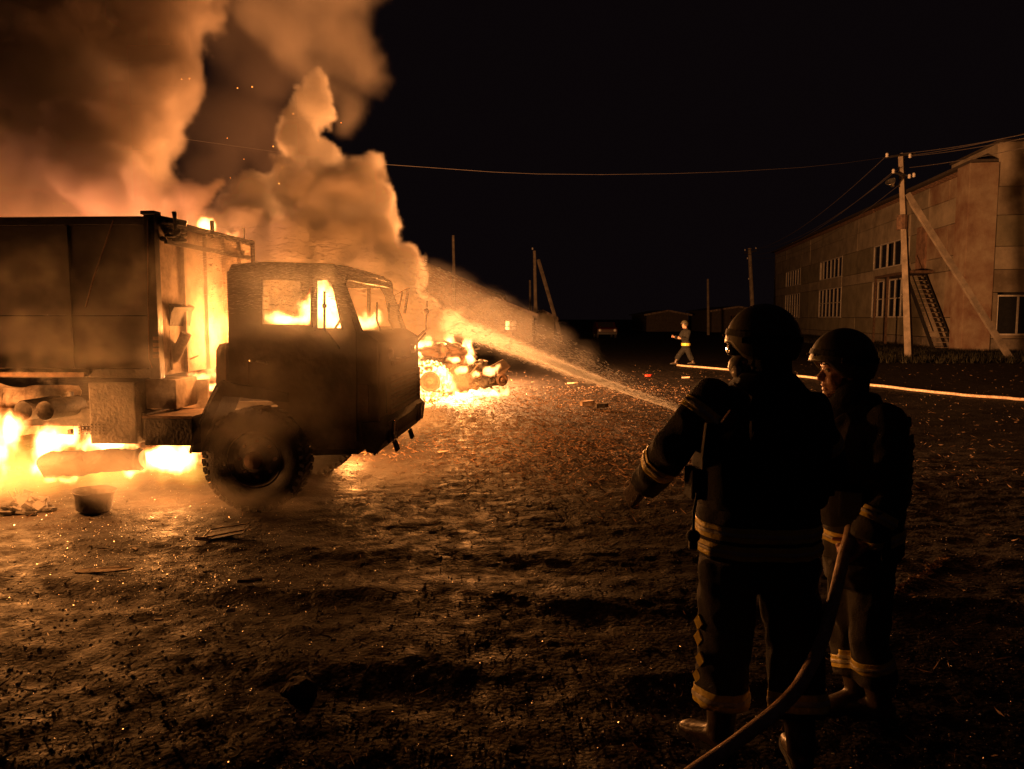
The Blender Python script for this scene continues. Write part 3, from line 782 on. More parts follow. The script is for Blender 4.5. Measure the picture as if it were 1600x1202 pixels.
for k in range(26):
    q = Vector(T(rnd.uniform(254, 291), rnd.uniform(360, 376), 0.05 + rnd.uniform(-.1, .1)))
    cl.ball(q, rnd.uniform(0.02, 0.045), rnd.uniform(0.02, 0.045), rnd.uniform(0.015, 0.035), seg=8, rings=6)
cl.build('melted_lamp_cluster', 'char', tr)
MB().tube([T(276, 363, 0.05), T(274, 346, 0.05), T(272, 331, 0.05)], [0.022, 0.018, 0.022], 8).build('roof_stub', 'black', tr)
MB().tube([T(332, 372, 0.95), T(331, 345, 0.95)], 0.022, 8).build('roof_stub', 'black', tr)
MB().tube([T(381, 373, 1.9), T(381, 356, 1.9)], 0.012, 6).build('roof_stub', 'black', tr)
MB().plate(TL([(250, 476), (270, 475), (277, 480), (272, 488), (268, 515), (252, 516)], 0.15), [], 0.1, 0.5).build('bracket_box', 'char', tr)
MB().tube([T(263, 516, 0.1), T(264, 545, 0.1), T(269, 578, 0.1)], 0.013, 8).build('air_pipe', 'rust', tr)
MB().tube([T(291, 521, 0.2), T(272, 562, 0.2)], 0.05, 14).build('air_filter', 'ash', tr, 40)
MB().tube([T(268, 573, 0.3), T(310, 556, 0.5)], 0.008, 6).build('thin_rod', 'rust', tr)
# --- what hangs below the box
bt = MB().box(T2(112, 0)[0], T2(188, 0)[0], -0.04, 0.5, T2(0, 691)[1], T2(0, 596)[1], 0.015).build('battery_box', 'char', tr)
for py in (616, 675): q = T(111, py, -0.04); MB().box(q[0] - 0.03, q[0], -0.045, 0.0, q[2] - 0.02, q[2] + 0.02).build('latch', 'char', bt)
hol = None
for r_ in range(4):
    for c_ in range(7):
        q = T(124 + c_ * 6, 664 + r_ * 4.5, -0.044)
        if hol is None: hol = MB().lathe([(0.008, 0), (0.008, 0.006), (0, 0.006)], Matrix.Rotation(PI / 2, 4, 'X'), 8).build('vent_stud', 'black', bt, loc=q)
        else: dupe(hol, parent=bt, loc=q)
ft = MB().box(T2(196, 0, -.2)[0], T2(276, 0, -.2)[0], -0.2, 0.36, T2(0, 694, -.2)[1], T2(0, 652, -.2)[1], 0.012).build('fuel_tank', 'char', tr)
MB().box(T2(194, 0, -.2)[0], T2(277.5, 0, -.2)[0], -0.21, 0.37, T2(0, 652, -.2)[1] + .001, T2(0, 648, -.2)[1]).build('tank_lid', 'rust', ft)
MB().box(T2(163, 0)[0], T2(197, 0)[0], 0.05, 0.6, T2(0, 688)[1], T2(0, 645)[1], 0.01).build('side_bin', 'char', tr)
MB().box(T2(190, 0)[0], T2(240, 0)[0], 0.12, 0.55, T2(0, 640)[1], T2(0, 594)[1], 0.01).build('air_tank_shroud', 'ash', tr)
MB().plate(TL([(240, 596), (330, 592), (330, 636), (262, 636), (250, 620)], 0.6), [], 0.52, 0.56).build('torn_guard', 'ash', tr)
for px in (36, 70):
    q = Vector(T(px, 642, 0.2))
    o = MB().lathe([(0.0, 0.30), (0.082, 0.28), (0.085, 0.02), (0.092, 0.0), (0.1, 0.02), (0.1, 0.5), (0.0, 0.52)], Matrix.Translation(q) @ Matrix.Rotation(-PI / 2, 4, 'X'), 24).build('air_tank', 'char', tr, 40)
sh = MB()
rn = random.Random(5)
def crumpled_sheet(name, c, wd, ht, nx, ny, amp, m, parent, seed, tilt=0.0):
    vs = []
    for j in range(ny + 1):
        for i in range(nx + 1):
            x, z = (i / nx - 0.5) * wd, (j / ny - 0.5) * ht
            n = mnoise.noise(Vector((x * 4, z * 4, seed))) + 0.5 * mnoise.noise(Vector((x * 11, z * 11, seed)))
            vs.append(Vector(c) + Vector((x + 0.05 * n, amp * n + z * tilt, z + 0.08 * mnoise.noise(Vector((x * 3, seed, 1))) * (1 if j in (0, ny) else 0))))
    fs = [(j * (nx + 1) + i, j * (nx + 1) + i + 1, (j + 1) * (nx + 1) + i + 1, (j + 1) * (nx + 1) + i) for j in range(ny) for i in range(nx)]
    k = len(vs); vs2 = vs + [v + Vector((0, 0.006, 0)) for v in vs]
    return MB_build_sheet(name, vs2, fs, k, nx, ny, m, parent)
def MB_build_sheet(name, vs, fs, k, nx, ny, m, parent):
    b = MB(); n = nx + 1
    edge = list(range(n)) + [j * n + nx for j in range(1, ny + 1)] + [ny * n + i for i in range(nx - 1, -1, -1)] + [j * n for j in range(ny - 1, 0, -1)]
    fs = fs + [tuple(i + k for i in reversed(f)) for f in fs] + [(edge[i], edge[(i + 1) % len(edge)], edge[(i + 1) % len(edge)] + k, edge[i] + k) for i in range(len(edge))]
    b.add(vs, fs)
    return b.build(name, m, parent)
crumpled_sheet('clutter_sheet', T(55, 640, 0.75), 0.9, 0.5, 30, 18, 0.06, 'ash', tr, 2.0, 0.2)  # added sheets in place of fire-lit clutter under the box
crumpled_sheet('clutter_sheet', T(-40, 650, 0.6), 0.5, 0.6, 20, 18, 0.08, 'rust', tr, 4.0, -0.2)

# ------------------------------------------------------------------ things lying about the truck
def on_ground(px, py): p = gp(px, py); p.z = gh(p.x, p.y); return p
p0 = pt(72, 728, 7.15); p1 = pt(226, 716, 7.25)
o = MB().lathe([(0, 0.02), (0.07, 0.01), (0.11, 0.0)] + [(0.115 + 0.006 * math.sin(i * i * 1.3), 0.02 + i * 0.04) for i in range(22)] + [(0.09, 0.90), (0.05, 0.88), (0, 0.87)], (p1 - p0).to_track_quat('Z', 'Y').to_matrix().to_4x4(), 28).build('fallen_drum', 'char', None, 40, loc=p0)
crumple(o, 0.03, 4, sub=0)
for v in o.data.vertices: v.co += Vector((mnoise.noise(v.co * 7), mnoise.noise(v.co * 7 + Vector((3, 1, 0))), 0)) * 0.03
tag(o, 'scorched cylinder lying in the flames below the truck battery box', 'drum')
p = on_ground(147, 803)
tb = MB().lathe([(0.0, 0.01), (0.12, 0.012), (0.145, 0.03), (0.165, 0.17), (0.19, 0.205), (0.185, 0.215), (0.155, 0.19), (0.13, 0.04), (0, 0.03)], Matrix.Rotation(0.06, 4, 'Y'), 32).build('metal_tub', 'char', None, 40, loc=p)
crumple(tb, 0.015, 6, 2); tag(tb, 'charred open tub standing on the dirt in front of the fire', 'tub')
p = on_ground(42, 800)
hp = MB()
for k in range(40):
    a, rr = rn.uniform(0, 2 * PI), rn.uniform(0, 0.17)
    M = Matrix.Translation((rr * math.cos(a) * 1.3, rr * math.sin(a), rn.uniform(0, 0.15) * (1 - rr / 0.2))) @ Matrix.Rotation(rn.uniform(0, 6), 4, 'X') @ Matrix.Rotation(rn.uniform(0, 6), 4, 'Z')
    hp.box(-0.06, 0.06, -0.04, 0.04, -0.012, 0.012, 0, M)
for k in range(7):
    a = rn.uniform(-1, 1); hp.tube([(0.1 * a, 0, 0.08), (0.2 * a, 0.02, 0.17 + rn.uniform(0, .06))], 0.004, 5)
tag(hp.build('scrap_heap', 'char', None, loc=p), 'small heap of burnt scraps at the left edge beside the tub', 'debris')

# ------------------------------------------------------------------ burning wreck to the right
wp = gp(705, 624); wp.z = 0
MT['slag'] = mat('burnt_slag', (0.05, 0.03, 0.02), 0.9, 0, 0.5, 9, 0.6, 20)
wk = thing('burning_wreck', 'collapsed burning vehicle wreck with bare wheel beyond the truck front', 'wreck', wp)
def WL(px, py, Y): return pt(px, py, Y) - wp
def lump(name, c, s, m, seed, amp=0.35):
    b = MB().ball((0, 0, 0), *s, seg=40, rings=26)
    o = b.build(name, m, wk, loc=c)
    for v in o.data.vertices:
        d = mnoise.noise(v.co * 4.5 + Vector((seed, 0, 0))) + 0.9 * mnoise.noise(v.co * 12 + Vector((0, seed, 0)))
        v.co *= 1 + amp * d
    return o
lump('engine_block', WL(692, 550, 15.9), (0.50, 0.4, 0.17), 'slag', 1, 0.5)
lump('body_shell', WL(712, 560, 16.0), (0.35, 0.4, 0.22), 'slag', 3, 0.5)
lump('body_shell', WL(722, 598, 15.6), (0.30, 0.3, 0.17), 'slag', 12, 0.4)
lump('body_shell', WL(700, 585, 16.2), (0.65, 0.4, 0.40), 'slag', 5, 0.4)
lump('gearbox', WL(757, 597, 15.6), (0.20, 0.2, 0.12), 'char', 7)
lump('front_end', WL(745, 570, 15.9), (0.20, 0.2, 0.14), 'char', 8, 0.6)
M = Matrix.Translation(WL(785, 594, 15.6)) @ Matrix.Rotation(PI / 2, 4, 'X') @ Matrix.Rotation(0.5, 4, 'Y')
MB().lathe([(0, 0.05), (0.04, 0.05), (0.05, 0.0), (0.10, 0.02), (0.13, 0.0), (0.13, -0.08), (0, -0.08)], M, 20).build('brake_drum', 'rust', wk, 35)
M = Matrix.Translation(WL(672, 597, 15.2)) @ Matrix.Rotation(PI / 2, 4, 'X')
wh = MB().lathe([(0, 0.02), (0.05, 0.03), (0.06, -0.03), (0.12, -0.05), (0.17, 0.03), (0.20, 0.03), (0.21, -0.1), (0, -0.15)], M, 32).build('wheel_rim', 'rust', wk, 35)
h0 = None
for k in range(8):
    a = 2 * PI * (k + .5) / 8; l = M @ Vector((0.13 * math.cos(a), 0.13 * math.sin(a), -0.02))
    if h0 is None: h0 = MB().lathe([(0.0, 0.012), (0.022, 0.012), (0.026, -0.02)], Matrix.Rotation(PI / 2, 4, 'X'), 10).build('rim_hole', 'black', wh, loc=l)
    else: dupe(h0, parent=wh, loc=l)
MT['fireglow'] = mat('burning_tyre_rubber', (0.03, 0.02, 0.015), 0.9)
nt = MT['fireglow'].node_tree; b_ = nt.nodes['Principled BSDF']
tc = nt.nodes.new('ShaderNodeTexCoord'); vn = nt.nodes.new('ShaderNodeTexNoise'); vn.inputs['Scale'].default_value = 16; vn.inputs['Detail'].default_value = 3
cr = nt.nodes.new('ShaderNodeValToRGB'); e = cr.color_ramp.elements; e[0].position = 0.42; e[0].color = (0.02, 0.004, 0, 1); e[1].position = 0.58; e[1].color = (1.0, 0.62, 0.26, 1)
x_ = e.new(0.48); x_.color = (1.0, 0.25, 0.02, 1)
nt.links.new(tc.outputs['Object'], vn.inputs['Vector']); nt.links.new(vn.outputs['Fac'], cr.inputs['Fac']); nt.links.new(cr.outputs[0], b_.inputs['Emission Color']); b_.inputs['Emission Strength'].default_value = 4.5
ty = MB().lathe([(0.21, 0.0), (0.23, 0.07), (0.30, 0.10), (0.38, 0.08), (0.42, 0.02), (0.42, -0.1), (0.23, -0.1)], M, 40)
for k in range(30):
    a = 2 * PI * k / 30
    ty.box(0.40, 0.445, -0.018, 0.018, -0.08, 0.06, 0, M @ Matrix.Rotation(a, 4, 'Z'))
tyo = ty.build('burning_tyre', 'fireglow', wk, 35)
for k in range(16):
    px, py = rn.uniform(655, 790), rn.uniform(560, 612)
    Mk = Matrix.Rotation(rn.uniform(0, 6), 4, 'Z') @ Matrix.Rotation(rn.uniform(-1.2, 1.2), 4, 'X') @ Matrix.Rotation(rn.uniform(-.8, .8), 4, 'Y')
    a_, b2 = rn.uniform(.08, .26), rn.uniform(.04, .14)
    MB().plate([(-a_, -b2), (a_ * .7, -b2 * 1.2), (a_, b2 * .6), (a_ * .1, b2 * 1.1), (-a_ * .9, b2 * .7)], [], -0.008, 0.008, lambda u, w_, z: tuple(Mk @ Vector((u, z, w_ + u * u * 1.2)))).build('bent_sheet', rn.choice(['slag', 'char', 'rust']), wk, loc=WL(px, py, rn.uniform(15.4, 15.8)))
cg = MB()
for (a, b) in (((640, 520), (676, 600)), ((690, 545), (712, 620)), ((712, 560), (790, 596)), ((745, 575), (770, 608)), ((705, 600), (775, 585)), ((655, 530), (720, 545)), ((722, 530), (745, 560)), ((735, 548), (748, 545))):
    cg.tube([WL(*a, 15.9), WL((a[0] + b[0]) / 2 + rn.uniform(-8, 8), (a[1] + b[1]) / 2 + rn.uniform(-6, 6), 15.8), WL(*b, 15.6)], rn.uniform(0.02, 0.045), 6)
cg.build('bent_bar', 'char', wk)
# ------------------------------------------------------------------ long workshop building on the right
BCW = gp(1511, 552); BCW.z = 0
bd = Vector((0.1525, 0.988, 0)).normalized()
bld = thing('workshop_building', 'long two storey panel workshop with rows of white mullioned windows', 'building', BCW, math.atan2(bd.y, bd.x))
def t_of(px):
    k = (px - 800) / FPX / math.cos(PITCH)
    return (BCW.x - k * BCW.y) / (k * bd.y - bd.x)
def z_of(px, py):
    t = t_of(px); Y = BCW.y + bd.y * t
    return pt(px, py, Y).z
BL, BH = t_of(1205), 9.55
def wpanel(t0, t1, z0, z1, m, d=0.0, nm='wall_panel'):
    return MB().box(t0 + 0.02, t1 - 0.02, -0.25, 0.0 + d, z0 + 0.015, z1 - 0.015, 0.02).build(nm, m, bld)
MB().box(0.1, BL, -14.5, -0.40, 0, BH - 0.1).build('inner_mass', 'char', bld)  # dark solid, shade of the unlit interior put into its colour
MB().box(-0.2, BL + 0.3, -14.6, 0.35, BH, BH + 0.14).build('roof', 'roof', bld)
lo = [(t_of(1411), t_of(1357)), (t_of(1309), t_of(1275)), (t_of(1245), t_of(1223))]
zr = [0.0, 0.7, 1.82, 4.35, 5.15, 6.85, 8.2, BH - 0.25]
edges = [0.0, 3.2, 6.0, lo[0][0], lo[0][1], (lo[0][1] + lo[1][0]) / 2, lo[1][0], lo[1][1], (lo[1][1] + lo[2][0]) / 2, lo[2][0], lo[2][1], BL]
rn = random.Random(11)
for i in range(len(zr) - 1):
    for j in range(len(edges) - 1):
        t0, t1 = edges[j], edges[j + 1]
        isw = any(abs(t0 - a) < 1e-6 for a, b in lo)
        if isw and i in (2, 4): continue
        if j < 2: m = ['concrete', 'stained', 'patchy' if j == 0 else 'stained', 'stained', 'patchy', 'stained', 'patchy'][i]
        else: m = ['concrete', 'plaster_dark', 'plaster_dark', 'plaster', 'plaster_dark', 'plaster', 'plaster'][i]
        wpanel(t0, t1, zr[i], zr[i + 1], m, rn.uniform(-0.02, 0.03))
# brick frieze, single bricks where they show largest
b0 = None
for r_ in range(3):
    for k in range(30):
        t = 0.5 + k * 0.52 + (r_ % 2) * 0.26; z = BH - 0.22 + r_ * 0.075
        if b0 is None: b0 = MB().box(-0.24, 0.24, -0.1, 0.07, -0.032, 0.032).build('brick', 'brick', bld, loc=(t, 0, z))
        else: dupe(b0, parent=bld, loc=(t, rn.uniform(-0.01, 0.02), z))
MB().box(16.3, BL, -0.1, 0.06, BH - 0.25, BH - 0.01).build('cornice', 'brick', bld)
MB().box(-0.35, 1.15, -0.9, 0.45, 0, BH - 0.05, 0.03).build('corner_pilaster', 'patchy', bld)
def window(t0, t1, z0, z1, nc, nr, sc_=1.0, side=0):
    f = MB()
    W, H = t1 - t0, z1 - z0
    fw = 0.09 * sc_
    f.box(0, W, -0.12, 0.03, 0, fw).box(0, W, -0.12, 0.03, H - fw, H).box(0, fw, -0.12, 0.03, fw + .001, H - fw - .001).box(W - fw, W, -0.12, 0.03, fw + .001, H - fw - .001)
    fr = f.build('window', 'white', bld, loc=(t0, 0, z0))
    mu = None
    for k in range(1, nc):
        if mu is None: mu = MB().box(-fw * 0.4, fw * 0.4, -0.09, 0.02, fw + 0.001, H - fw - 0.001).build('mullion', 'white', fr, loc=(W * k / nc, 0, 0))
        else: dupe(mu, parent=fr, loc=(W * k / nc, 0, 0))
    for k in range(1, nr): MB().box(fw, W - fw, -0.085, 0.012, H * k / nr - fw * 0.35, H * k / nr + fw * 0.35).build('transom', 'white', fr)
    pa = None
    for i in range(nc):
        for j in range(nr):
            if rn.random() < 0.12: continue
            x, z = W * (i + .5) / nc, H * (j + .5) / nr
            if pa is None: pa = MB().box(-W / nc * 0.5, W / nc * 0.5, -0.004, 0.004, -H / nr * 0.5, H / nr * 0.5).build('pane', 'glass', fr, loc=(x, -0.05, z))
            else: dupe(pa, parent=fr, loc=(x, -0.05, z), rot=(rn.uniform(-.01, .01), 0, rn.uniform(-.015, .015)))
    return fr
for (t0, t1), (nc1, nc2) in zip(lo, ((6, 5), (6, 6), (6, 6))):
    window(t0, t1, 1.82, 4.35, nc1, 2)
    window(t0, t1, 5.15, 6.85, nc2, 1)
# outside stair with its landing and upper door
ta, tb_ = t_of(1440), t_of(1425)
MB().box(t_of(1438), t_of(1424), -0.2, 0.10, 4.6, 7.2, 0.02).build('door', 'brick', bld)
MB().box(t_of(1452), t_of(1392), 0.05, 1.3, 4.35, 4.5).build('landing', 'rust', bld)
for t in (t_of(1392), t_of(1412)):
    MB().box(t - 0.06, t + 0.06, 1.15, 1.27, 0, 4.34).build('post', 'rust', bld)
sA = (t_of(1440), 4.35); sB = (t_of(1492), 0.1)
for y in (0.15, 1.15):
    MB().beam((sA[0], y, sA[1]), (sB[0], y, sB[1]), 0.06, 0.28).build('stringer', 'char', bld)
s0 = None
for k in range(16):
    s = (k + 0.5) / 16
    l = (sA[0] + (sB[0] - sA[0]) * s, 0.65, sA[1] + (sB[1] - sA[1]) * s)
    if s0 is None: s0 = MB().box(-0.16, 0.16, -0.46, 0.46, -0.02, 0.02).build('tread', 'ash', bld, loc=l)
    else: dupe(s0, parent=bld, loc=l)
MB().beam((sA[0], 1.2, sA[1] + 1.0), (sB[0], 1.2, sB[1] + 1.0), 0.05, 0.05).build('handrail', 'char', bld)
# end wall facing the yard, taller block
eY = BCW.y
def zE(py): return pt(1560, py, eY - 0.5).z
rows = [0, 0.75, zE(457), zE(421), zE(385), zE(336), zE(291), zE(221)]
ew = [0.9, 5.0, 9.6, 14.3]
for i in range(len(rows) - 1):
    for j in range(len(ew) - 1):
        m = ['concrete', 'stained', 'stained', 'plaster', 'plaster_dark', 'stained', 'stained'][i]
        y0, y1 = -ew[j + 1], -ew[j]
        if i == 1 and j == 0:
            # around the yard window
            wy0, wy1, wz0, wz1 = -3.15, -1.15, zE(524), zE(461)
            MB().box(-0.30, 0, y0 + .02, wy0, rows[1] + .02, rows[2] - .02).build('wall_panel', m, bld)
            MB().box(-0.30, 0, wy1, y1 - .02, rows[1] + .02, rows[2] - .02).build('wall_panel', m, bld)
            MB().box(-0.30, 0, wy0 + .01, wy1 - .01, rows[1] + .02, wz0).build('wall_panel', m, bld)
            f = MB().box(-0.28, -0.14, wy0, wy1, wz0 + .001, wz0 + .08).box(-0.28, -0.14, wy0, wy1, wz1 - .08, wz1)
            for yy in (wy0 + .001, (wy0 + wy1) / 2 - .04, wy1 - .081): f.box(-0.27, -0.15, yy, yy + .08, wz0 + .081, wz1 - .081)
            fr = f.build('window', 'white', bld)
            MB().box(-0.215, -0.205, wy0, wy1, wz0, wz1).build('pane', 'glass', fr)
            continue
        MB().box(-0.30 + rn.uniform(-.02, .02), 0, y0 + .015, y1 - .015, rows[i] + .012, rows[i + 1] - .012, 0.02).build('wall_panel', m, bld)
MB().box(-0.05, 5.5, -14.4, -0.92, BH + 0.16, rows[-1] - 0.02).build('upper_block', 'plaster', bld)
MB().box(-0.36, 5.6, -14.5, -0.85, rows[-1], rows[-1] + 0.1).build('coping', 'roof', bld)

# ------------------------------------------------------------------ poles and wires
def pole(name, label, base, top, r0, r1, group=None, sides=8):
    t = thing(name, label, 'utility pole', base, 0, group)
    MB().tube([(0, 0, -0.2), (top - base) * 0.5, top - base], [r0, (r0 + r1) / 2, r1], sides).build('post', 'concrete', t)
    return t
pb = gp(1421, 562); pb.z = 0
ptp = pt(1408, 240, pb.y)
pl = pole('utility_pole', 'tall concrete utility pole with slanted brace and small lamp before the workshop', pb, ptp, 0.20, 0.13, sides=4)
sb = gp(1580, 563); sb.z = 0
MB().beam(sb - pb, pt(1417, 303, pb.y - 0.05) - pb, 0.2, 0.22).build('brace', 'concrete', pl)
MB().beam(pt(1384, 246, pb.y - 0.15) - pb, pt(1430, 240, pb.y - 0.15) - pb, 0.06, 0.08).build('crossarm', 'char', pl)
MB().beam(pt(1396, 270, pb.y - 0.15) - pb, pt(1428, 277, pb.y - 0.15) - pb, 0.05, 0.06).build('crossarm', 'char', pl)
insul = [(1386, 243), (1396, 268), (1422, 244), (1421, 276), (1428, 274)]
i0 = None
for x, y in insul:
    l = pt(x, y, pb.y - 0.2) - pb
    if i0 is None: i0 = MB().lathe([(0, 0.1), (0.05, 0.09), (0.07, 0.02), (0.045, 0.0), (0.07, -0.05), (0.02, -0.08), (0.0, -0.08)], n=10).build('insulator', 'porcelain', pl, loc=l)
    else: dupe(i0, parent=pl, loc=l)
q = pt(1393, 287, pb.y - 0.3) - pb
M = Matrix.Translation(q) @ Matrix.Rotation(2.4, 4, 'Y') @ Matrix.Rotation(-0.5, 4, 'X')
lh = MB().lathe([(0.0, 0.16), (0.07, 0.15), (0.09, 0.05), (0.2, -0.12), (0.21, -0.14), (0.17, -0.12), (0.0, -0.06)], M, 20).build('lamp_shade', 'chrome', pl, True)
MB().tube([q, pt(1406, 292, pb.y) - pb], 0.025, 6).build('lamp_arm', 'char', pl)
MB().lathe([(0.21, -0.3), (0.23, -0.3), (0.23, 0.3), (0.21, 0.3)], Matrix.Translation(pt(1410, 348, pb.y) - pb), 12).build('clamp_band', 'rust', pl)
def wire(pts, r=0.012, label=None, n=24, sag=0.5):
    P = [Vector(p) for p in pts]
    if len(P) == 2:
        a, b = P; P = [a.lerp(b, k / n) - Vector((0, 0, sag * 4 * (k / n) * (1 - k / n))) for k in range(n + 1)]
    o = MB().tube(P, r, 5).build('overhead_wire', 'wire')
    return tag(o, label, 'wire', 'overhead power wires')
fpb = gp(1177, 520); fpb.z = 0; FY = 74
fpb = pt(1178, 520, FY); fpb.z = 0
fp = pole('utility_pole', 'far concrete utility pole left of the workshop end with small insulators', fpb, pt(1171, 388, FY), 0.22, 0.16)
MB().beam(pt(1163, 396, FY) - fpb, pt(1182, 392, FY) - fpb, 0.08, 0.1).build('crossarm', 'char', fp)
i1 = None
for x, y in ((1164, 391), (1181, 388), (1170, 436), (1168, 404)):
    dupe(i0, parent=fp, loc=pt(x, y, FY - .3) - fpb)
for (a, b, s, lft) in (((1386, 243), (1164, 391), 1.0, 'topmost wire from the left crossarm tip of the braced pole to the far pole'), ((1396, 268), (1168, 398), 1.0, 'wire from the lower left insulator above the lamp to the far pole'), ((1421, 276), (1176, 402), 1.2, 'lowest wire from the braced pole to the far pole'), ((1407, 262), (1181, 388), 0.9, 'wire leaving the braced pole shaft just below the crossarm to the far pole')):
    wire([pt(*a, pb.y - .2), pt(*b, FY)], 0.014, lft, sag=s)
for (a, b, rgt) in (((1422, 243), (1760, 165), 'highest of the wires leaving the braced pole to the upper right'), ((1410, 240), (1760, 172), 'second highest wire leaving the pole top to the upper right'), ((1421, 262), (1760, 190), 'lowest wire to the upper right crossing the workshop parapet'), ((1424, 244), (1760, 178), 'third wire leaving the pole to the upper right, above the parapet')):
    wire([pt(*a, pb.y - .2), pt(*b, 20)], 0.012, rgt, sag=0.15)
o = wire([pt(1405, 243, 32.4), pt(1320, 255, 31.5), pt(1250, 262, 31), pt(1150, 268, 30.5), pt(1050, 271.5, 30), pt(940, 273, 29.5), pt(840, 272, 29), pt(770, 269, 28.5), pt(700, 264, 28), pt(600, 257, 27), pt(450, 240, 26), pt(200, 205, 25), pt(-150, 140, 23)], 0.006,
         'long single wire sagging across the night sky into the smoke')
o['group'] = 'overhead power wires'
mb_ = pt(838, 522, 62); mb_.z = 0
mp = pole('utility_pole', 'concrete pole with slanted brace beside the small houses', mb_, pt(835, 392, 62), 0.17, 0.12)
s2 = pt(878, 528, 60); s2.z = 0
MB().beam(s2 - mb_, pt(841, 406, 62) - mb_, 0.2, 0.2).build('brace', 'concrete', mp)
dupe(i0, parent=mp, loc=pt(832, 389, 62) - mb_)
b_ = pt(711, 520, 60); b_.z = 0
pole('utility_pole', 'thin dark pole rising beside the orange smoke over the barn', b_, pt(708, 368, 60), 0.16, 0.1)
b_ = pt(829, 520, 75); b_.z = 0
pole('utility_pole', 'faint short pole just left of the braced pole by the houses', b_, pt(828, 438, 75), 0.14, 0.1)
b_ = pt(1107, 515, 80); b_.z = 0
pole('utility_pole', 'faint dark pole far behind the running firefighter', b_, pt(1106, 436, 80), 0.15, 0.11)

# ------------------------------------------------------------------ small houses beyond the yard
def house(name, label, cat, px0, px1, Y, pyw, pyr, depth, wallm, roofm, side=0.5, wins=(), slats=True):
    a = pt(px0, 510, Y); b = pt(px1, 510, Y); W = b.x - a.x
    hw = pt((px0 + px1) / 2, pyw, Y).z; hr = pt((px0 + px1) / 2, pyr, Y).z
    h = thing(name, label, cat, (a.x, Y, 0))
    wx = [(pt(x0, 500, Y).x - a.x, pt(x1, 500, Y).x - a.x, pt(400, y1, Y).z, pt(400, y0, Y).z) for x0, y0, x1, y1 in wins]
    holes = [[(x0, z0), (x1, z0), (x1, z1), (x0, z1)] for x0, x1, z0, z1 in wx]
    pk = W * side
    MB().plate([(0, 0), (W, 0), (W, hw), (pk, hr), (0, hw)], holes, 0, 0.2).build('wall', wallm, h)
    MB().box(0, 0.2, 0.21, depth, 0, hw).box(W - 0.2, W, 0.21, depth, 0, hw).plate([(0, 0), (W, 0), (W, hw), (pk, hr), (0, hw)], [], depth + .01, depth + 0.2).build('wall', wallm, h)
    for (x0, z0, x1, z1) in ((-0.4, hw - 0.4 * (hr - hw) / max(pk, .1), pk, hr), (pk, hr, W + 0.4, hw - 0.4 * (hr - hw) / (W - pk))):
        d = Vector((x1 - x0, 0, z1 - z0)); nrm = Vector((-d.z, 0, d.x)).normalized()
        if nrm.z < 0: nrm = -nrm
        m = MB(); P = [Vector((x0, 0, z0)), Vector((x1, 0, z1))]
        vs = []
        for yy in (-0.5, depth + 0.6):
            for p in P:
                vs += [p + Vector((0, yy, 0)) + nrm * 0.03, p + Vector((0, yy, 0)) + nrm * 0.15]
        m.add(vs, [(0, 1, 3, 2), (4, 6, 7, 5), (0, 4, 5, 1), (2, 3, 7, 6), (1, 5, 7, 3), (0, 2, 6, 4)])
        m.build('roof', roofm, h)
        MB().beam((x0, -0.52, z0 + .02), (x1, -0.52, z1 + .02), 0.05, 0.22).build('barge_board', 'ash', h)
    for x0, x1, z0, z1 in wx:
        f = MB().box(x0, x1, -0.04, 0.06, z0, z0 + .1).box(x0, x1, -0.04, 0.06, z1 - .1, z1)
        for k in range(3):
            xx = x0 + (x1 - x0 - .1) * k / 2; f.box(xx, xx + .1, -0.035, 0.055, z0 + .101, z1 - .101)
        fr = f.build('window', 'rust', h)  # dark colour stands in for weak light on white frames
        MB().box(x0, x1, 0.1, 0.12, z0, z1).build('pane', 'glass', fr)
    return h
house('barn', 'large dark barn roof showing behind the smoke and thin pole', 'barn', 560, 782, 72, 462, 410, 18, 'brick', 'brick', 0.45)
house('house', 'low plastered house with pale gable edge and white window', 'house', 705, 832, 56, 491, 466, 12, 'plaster', 'brick', 0.5, [(788, 500, 808, 518)])
house('shed', 'small shed with pitched roof right of the low plastered house', 'shed', 836, 866, 66, 496, 486, 6, 'plaster_dark', 'roof', 0.35)
house('storehouse', 'faint pale storehouse far away behind the running firefighter', 'building', 1112, 1190, 95, 486, 480, 12, 'roof', 'roof', 0.5, [(1140, 492, 1150, 500)])
house('storehouse', 'faint low storehouse between the parked car and the running firefighter', 'building', 1010, 1075, 100, 492, 486, 12, 'roof', 'roof', 0.5)

# ------------------------------------------------------------------ far parked car, its lamps catching the fire
cp = pt(949, 528, 66); cp.z = 0
car = thing('parked_car', 'far red car facing the fire with its two lamps glinting', 'car', cp)
prof = [(0.0, 0.35), (0.0, 0.8), (0.1, 0.95), (1.0, 1.0), (1.7, 1.42), (3.0, 1.42), (3.8, 1.02), (4.2, 0.95), (4.25, 0.35)]
MB().plate(prof, [], -0.85, 0.85, lambda u, w_, z: (w_, u, z)).build('body', mat('dark_red_paint', (0.05, 0.008, 0.006), 0.4), car)
MB().plate([(1.02, 1.01), (1.66, 1.38), (1.7, 1.36), (1.08, 1.0)], [], -0.7, 0.7, lambda u, w_, z: (w_, u - .03, z + .01)).build('windscreen', 'glass', car)
for s in (-1, 1):
    MB().lathe([(0.0, -0.03), (0.09, -0.02), (0.12, 0.02), (0.13, 0.04)], Matrix.Translation((s * 0.65, -0.03, 0.72)) @ Matrix.Rotation(PI / 2, 4, 'X') @ Matrix.Scale(-1, 4, (0, 0, 1)), 16).build('headlight', 'porcelain', car)
    for y in (0.8, 3.4):
        MB().lathe([(0, 0.1), (0.2, 0.1), (0.3, 0.08), (0.31, -0.08), (0.2, -0.1), (0, -0.1)], Matrix.Translation((s * 0.78, y, 0.31)) @ Matrix.Rotation(PI / 2, 4, 'Y'), 20).build('wheel', 'rubber', car)
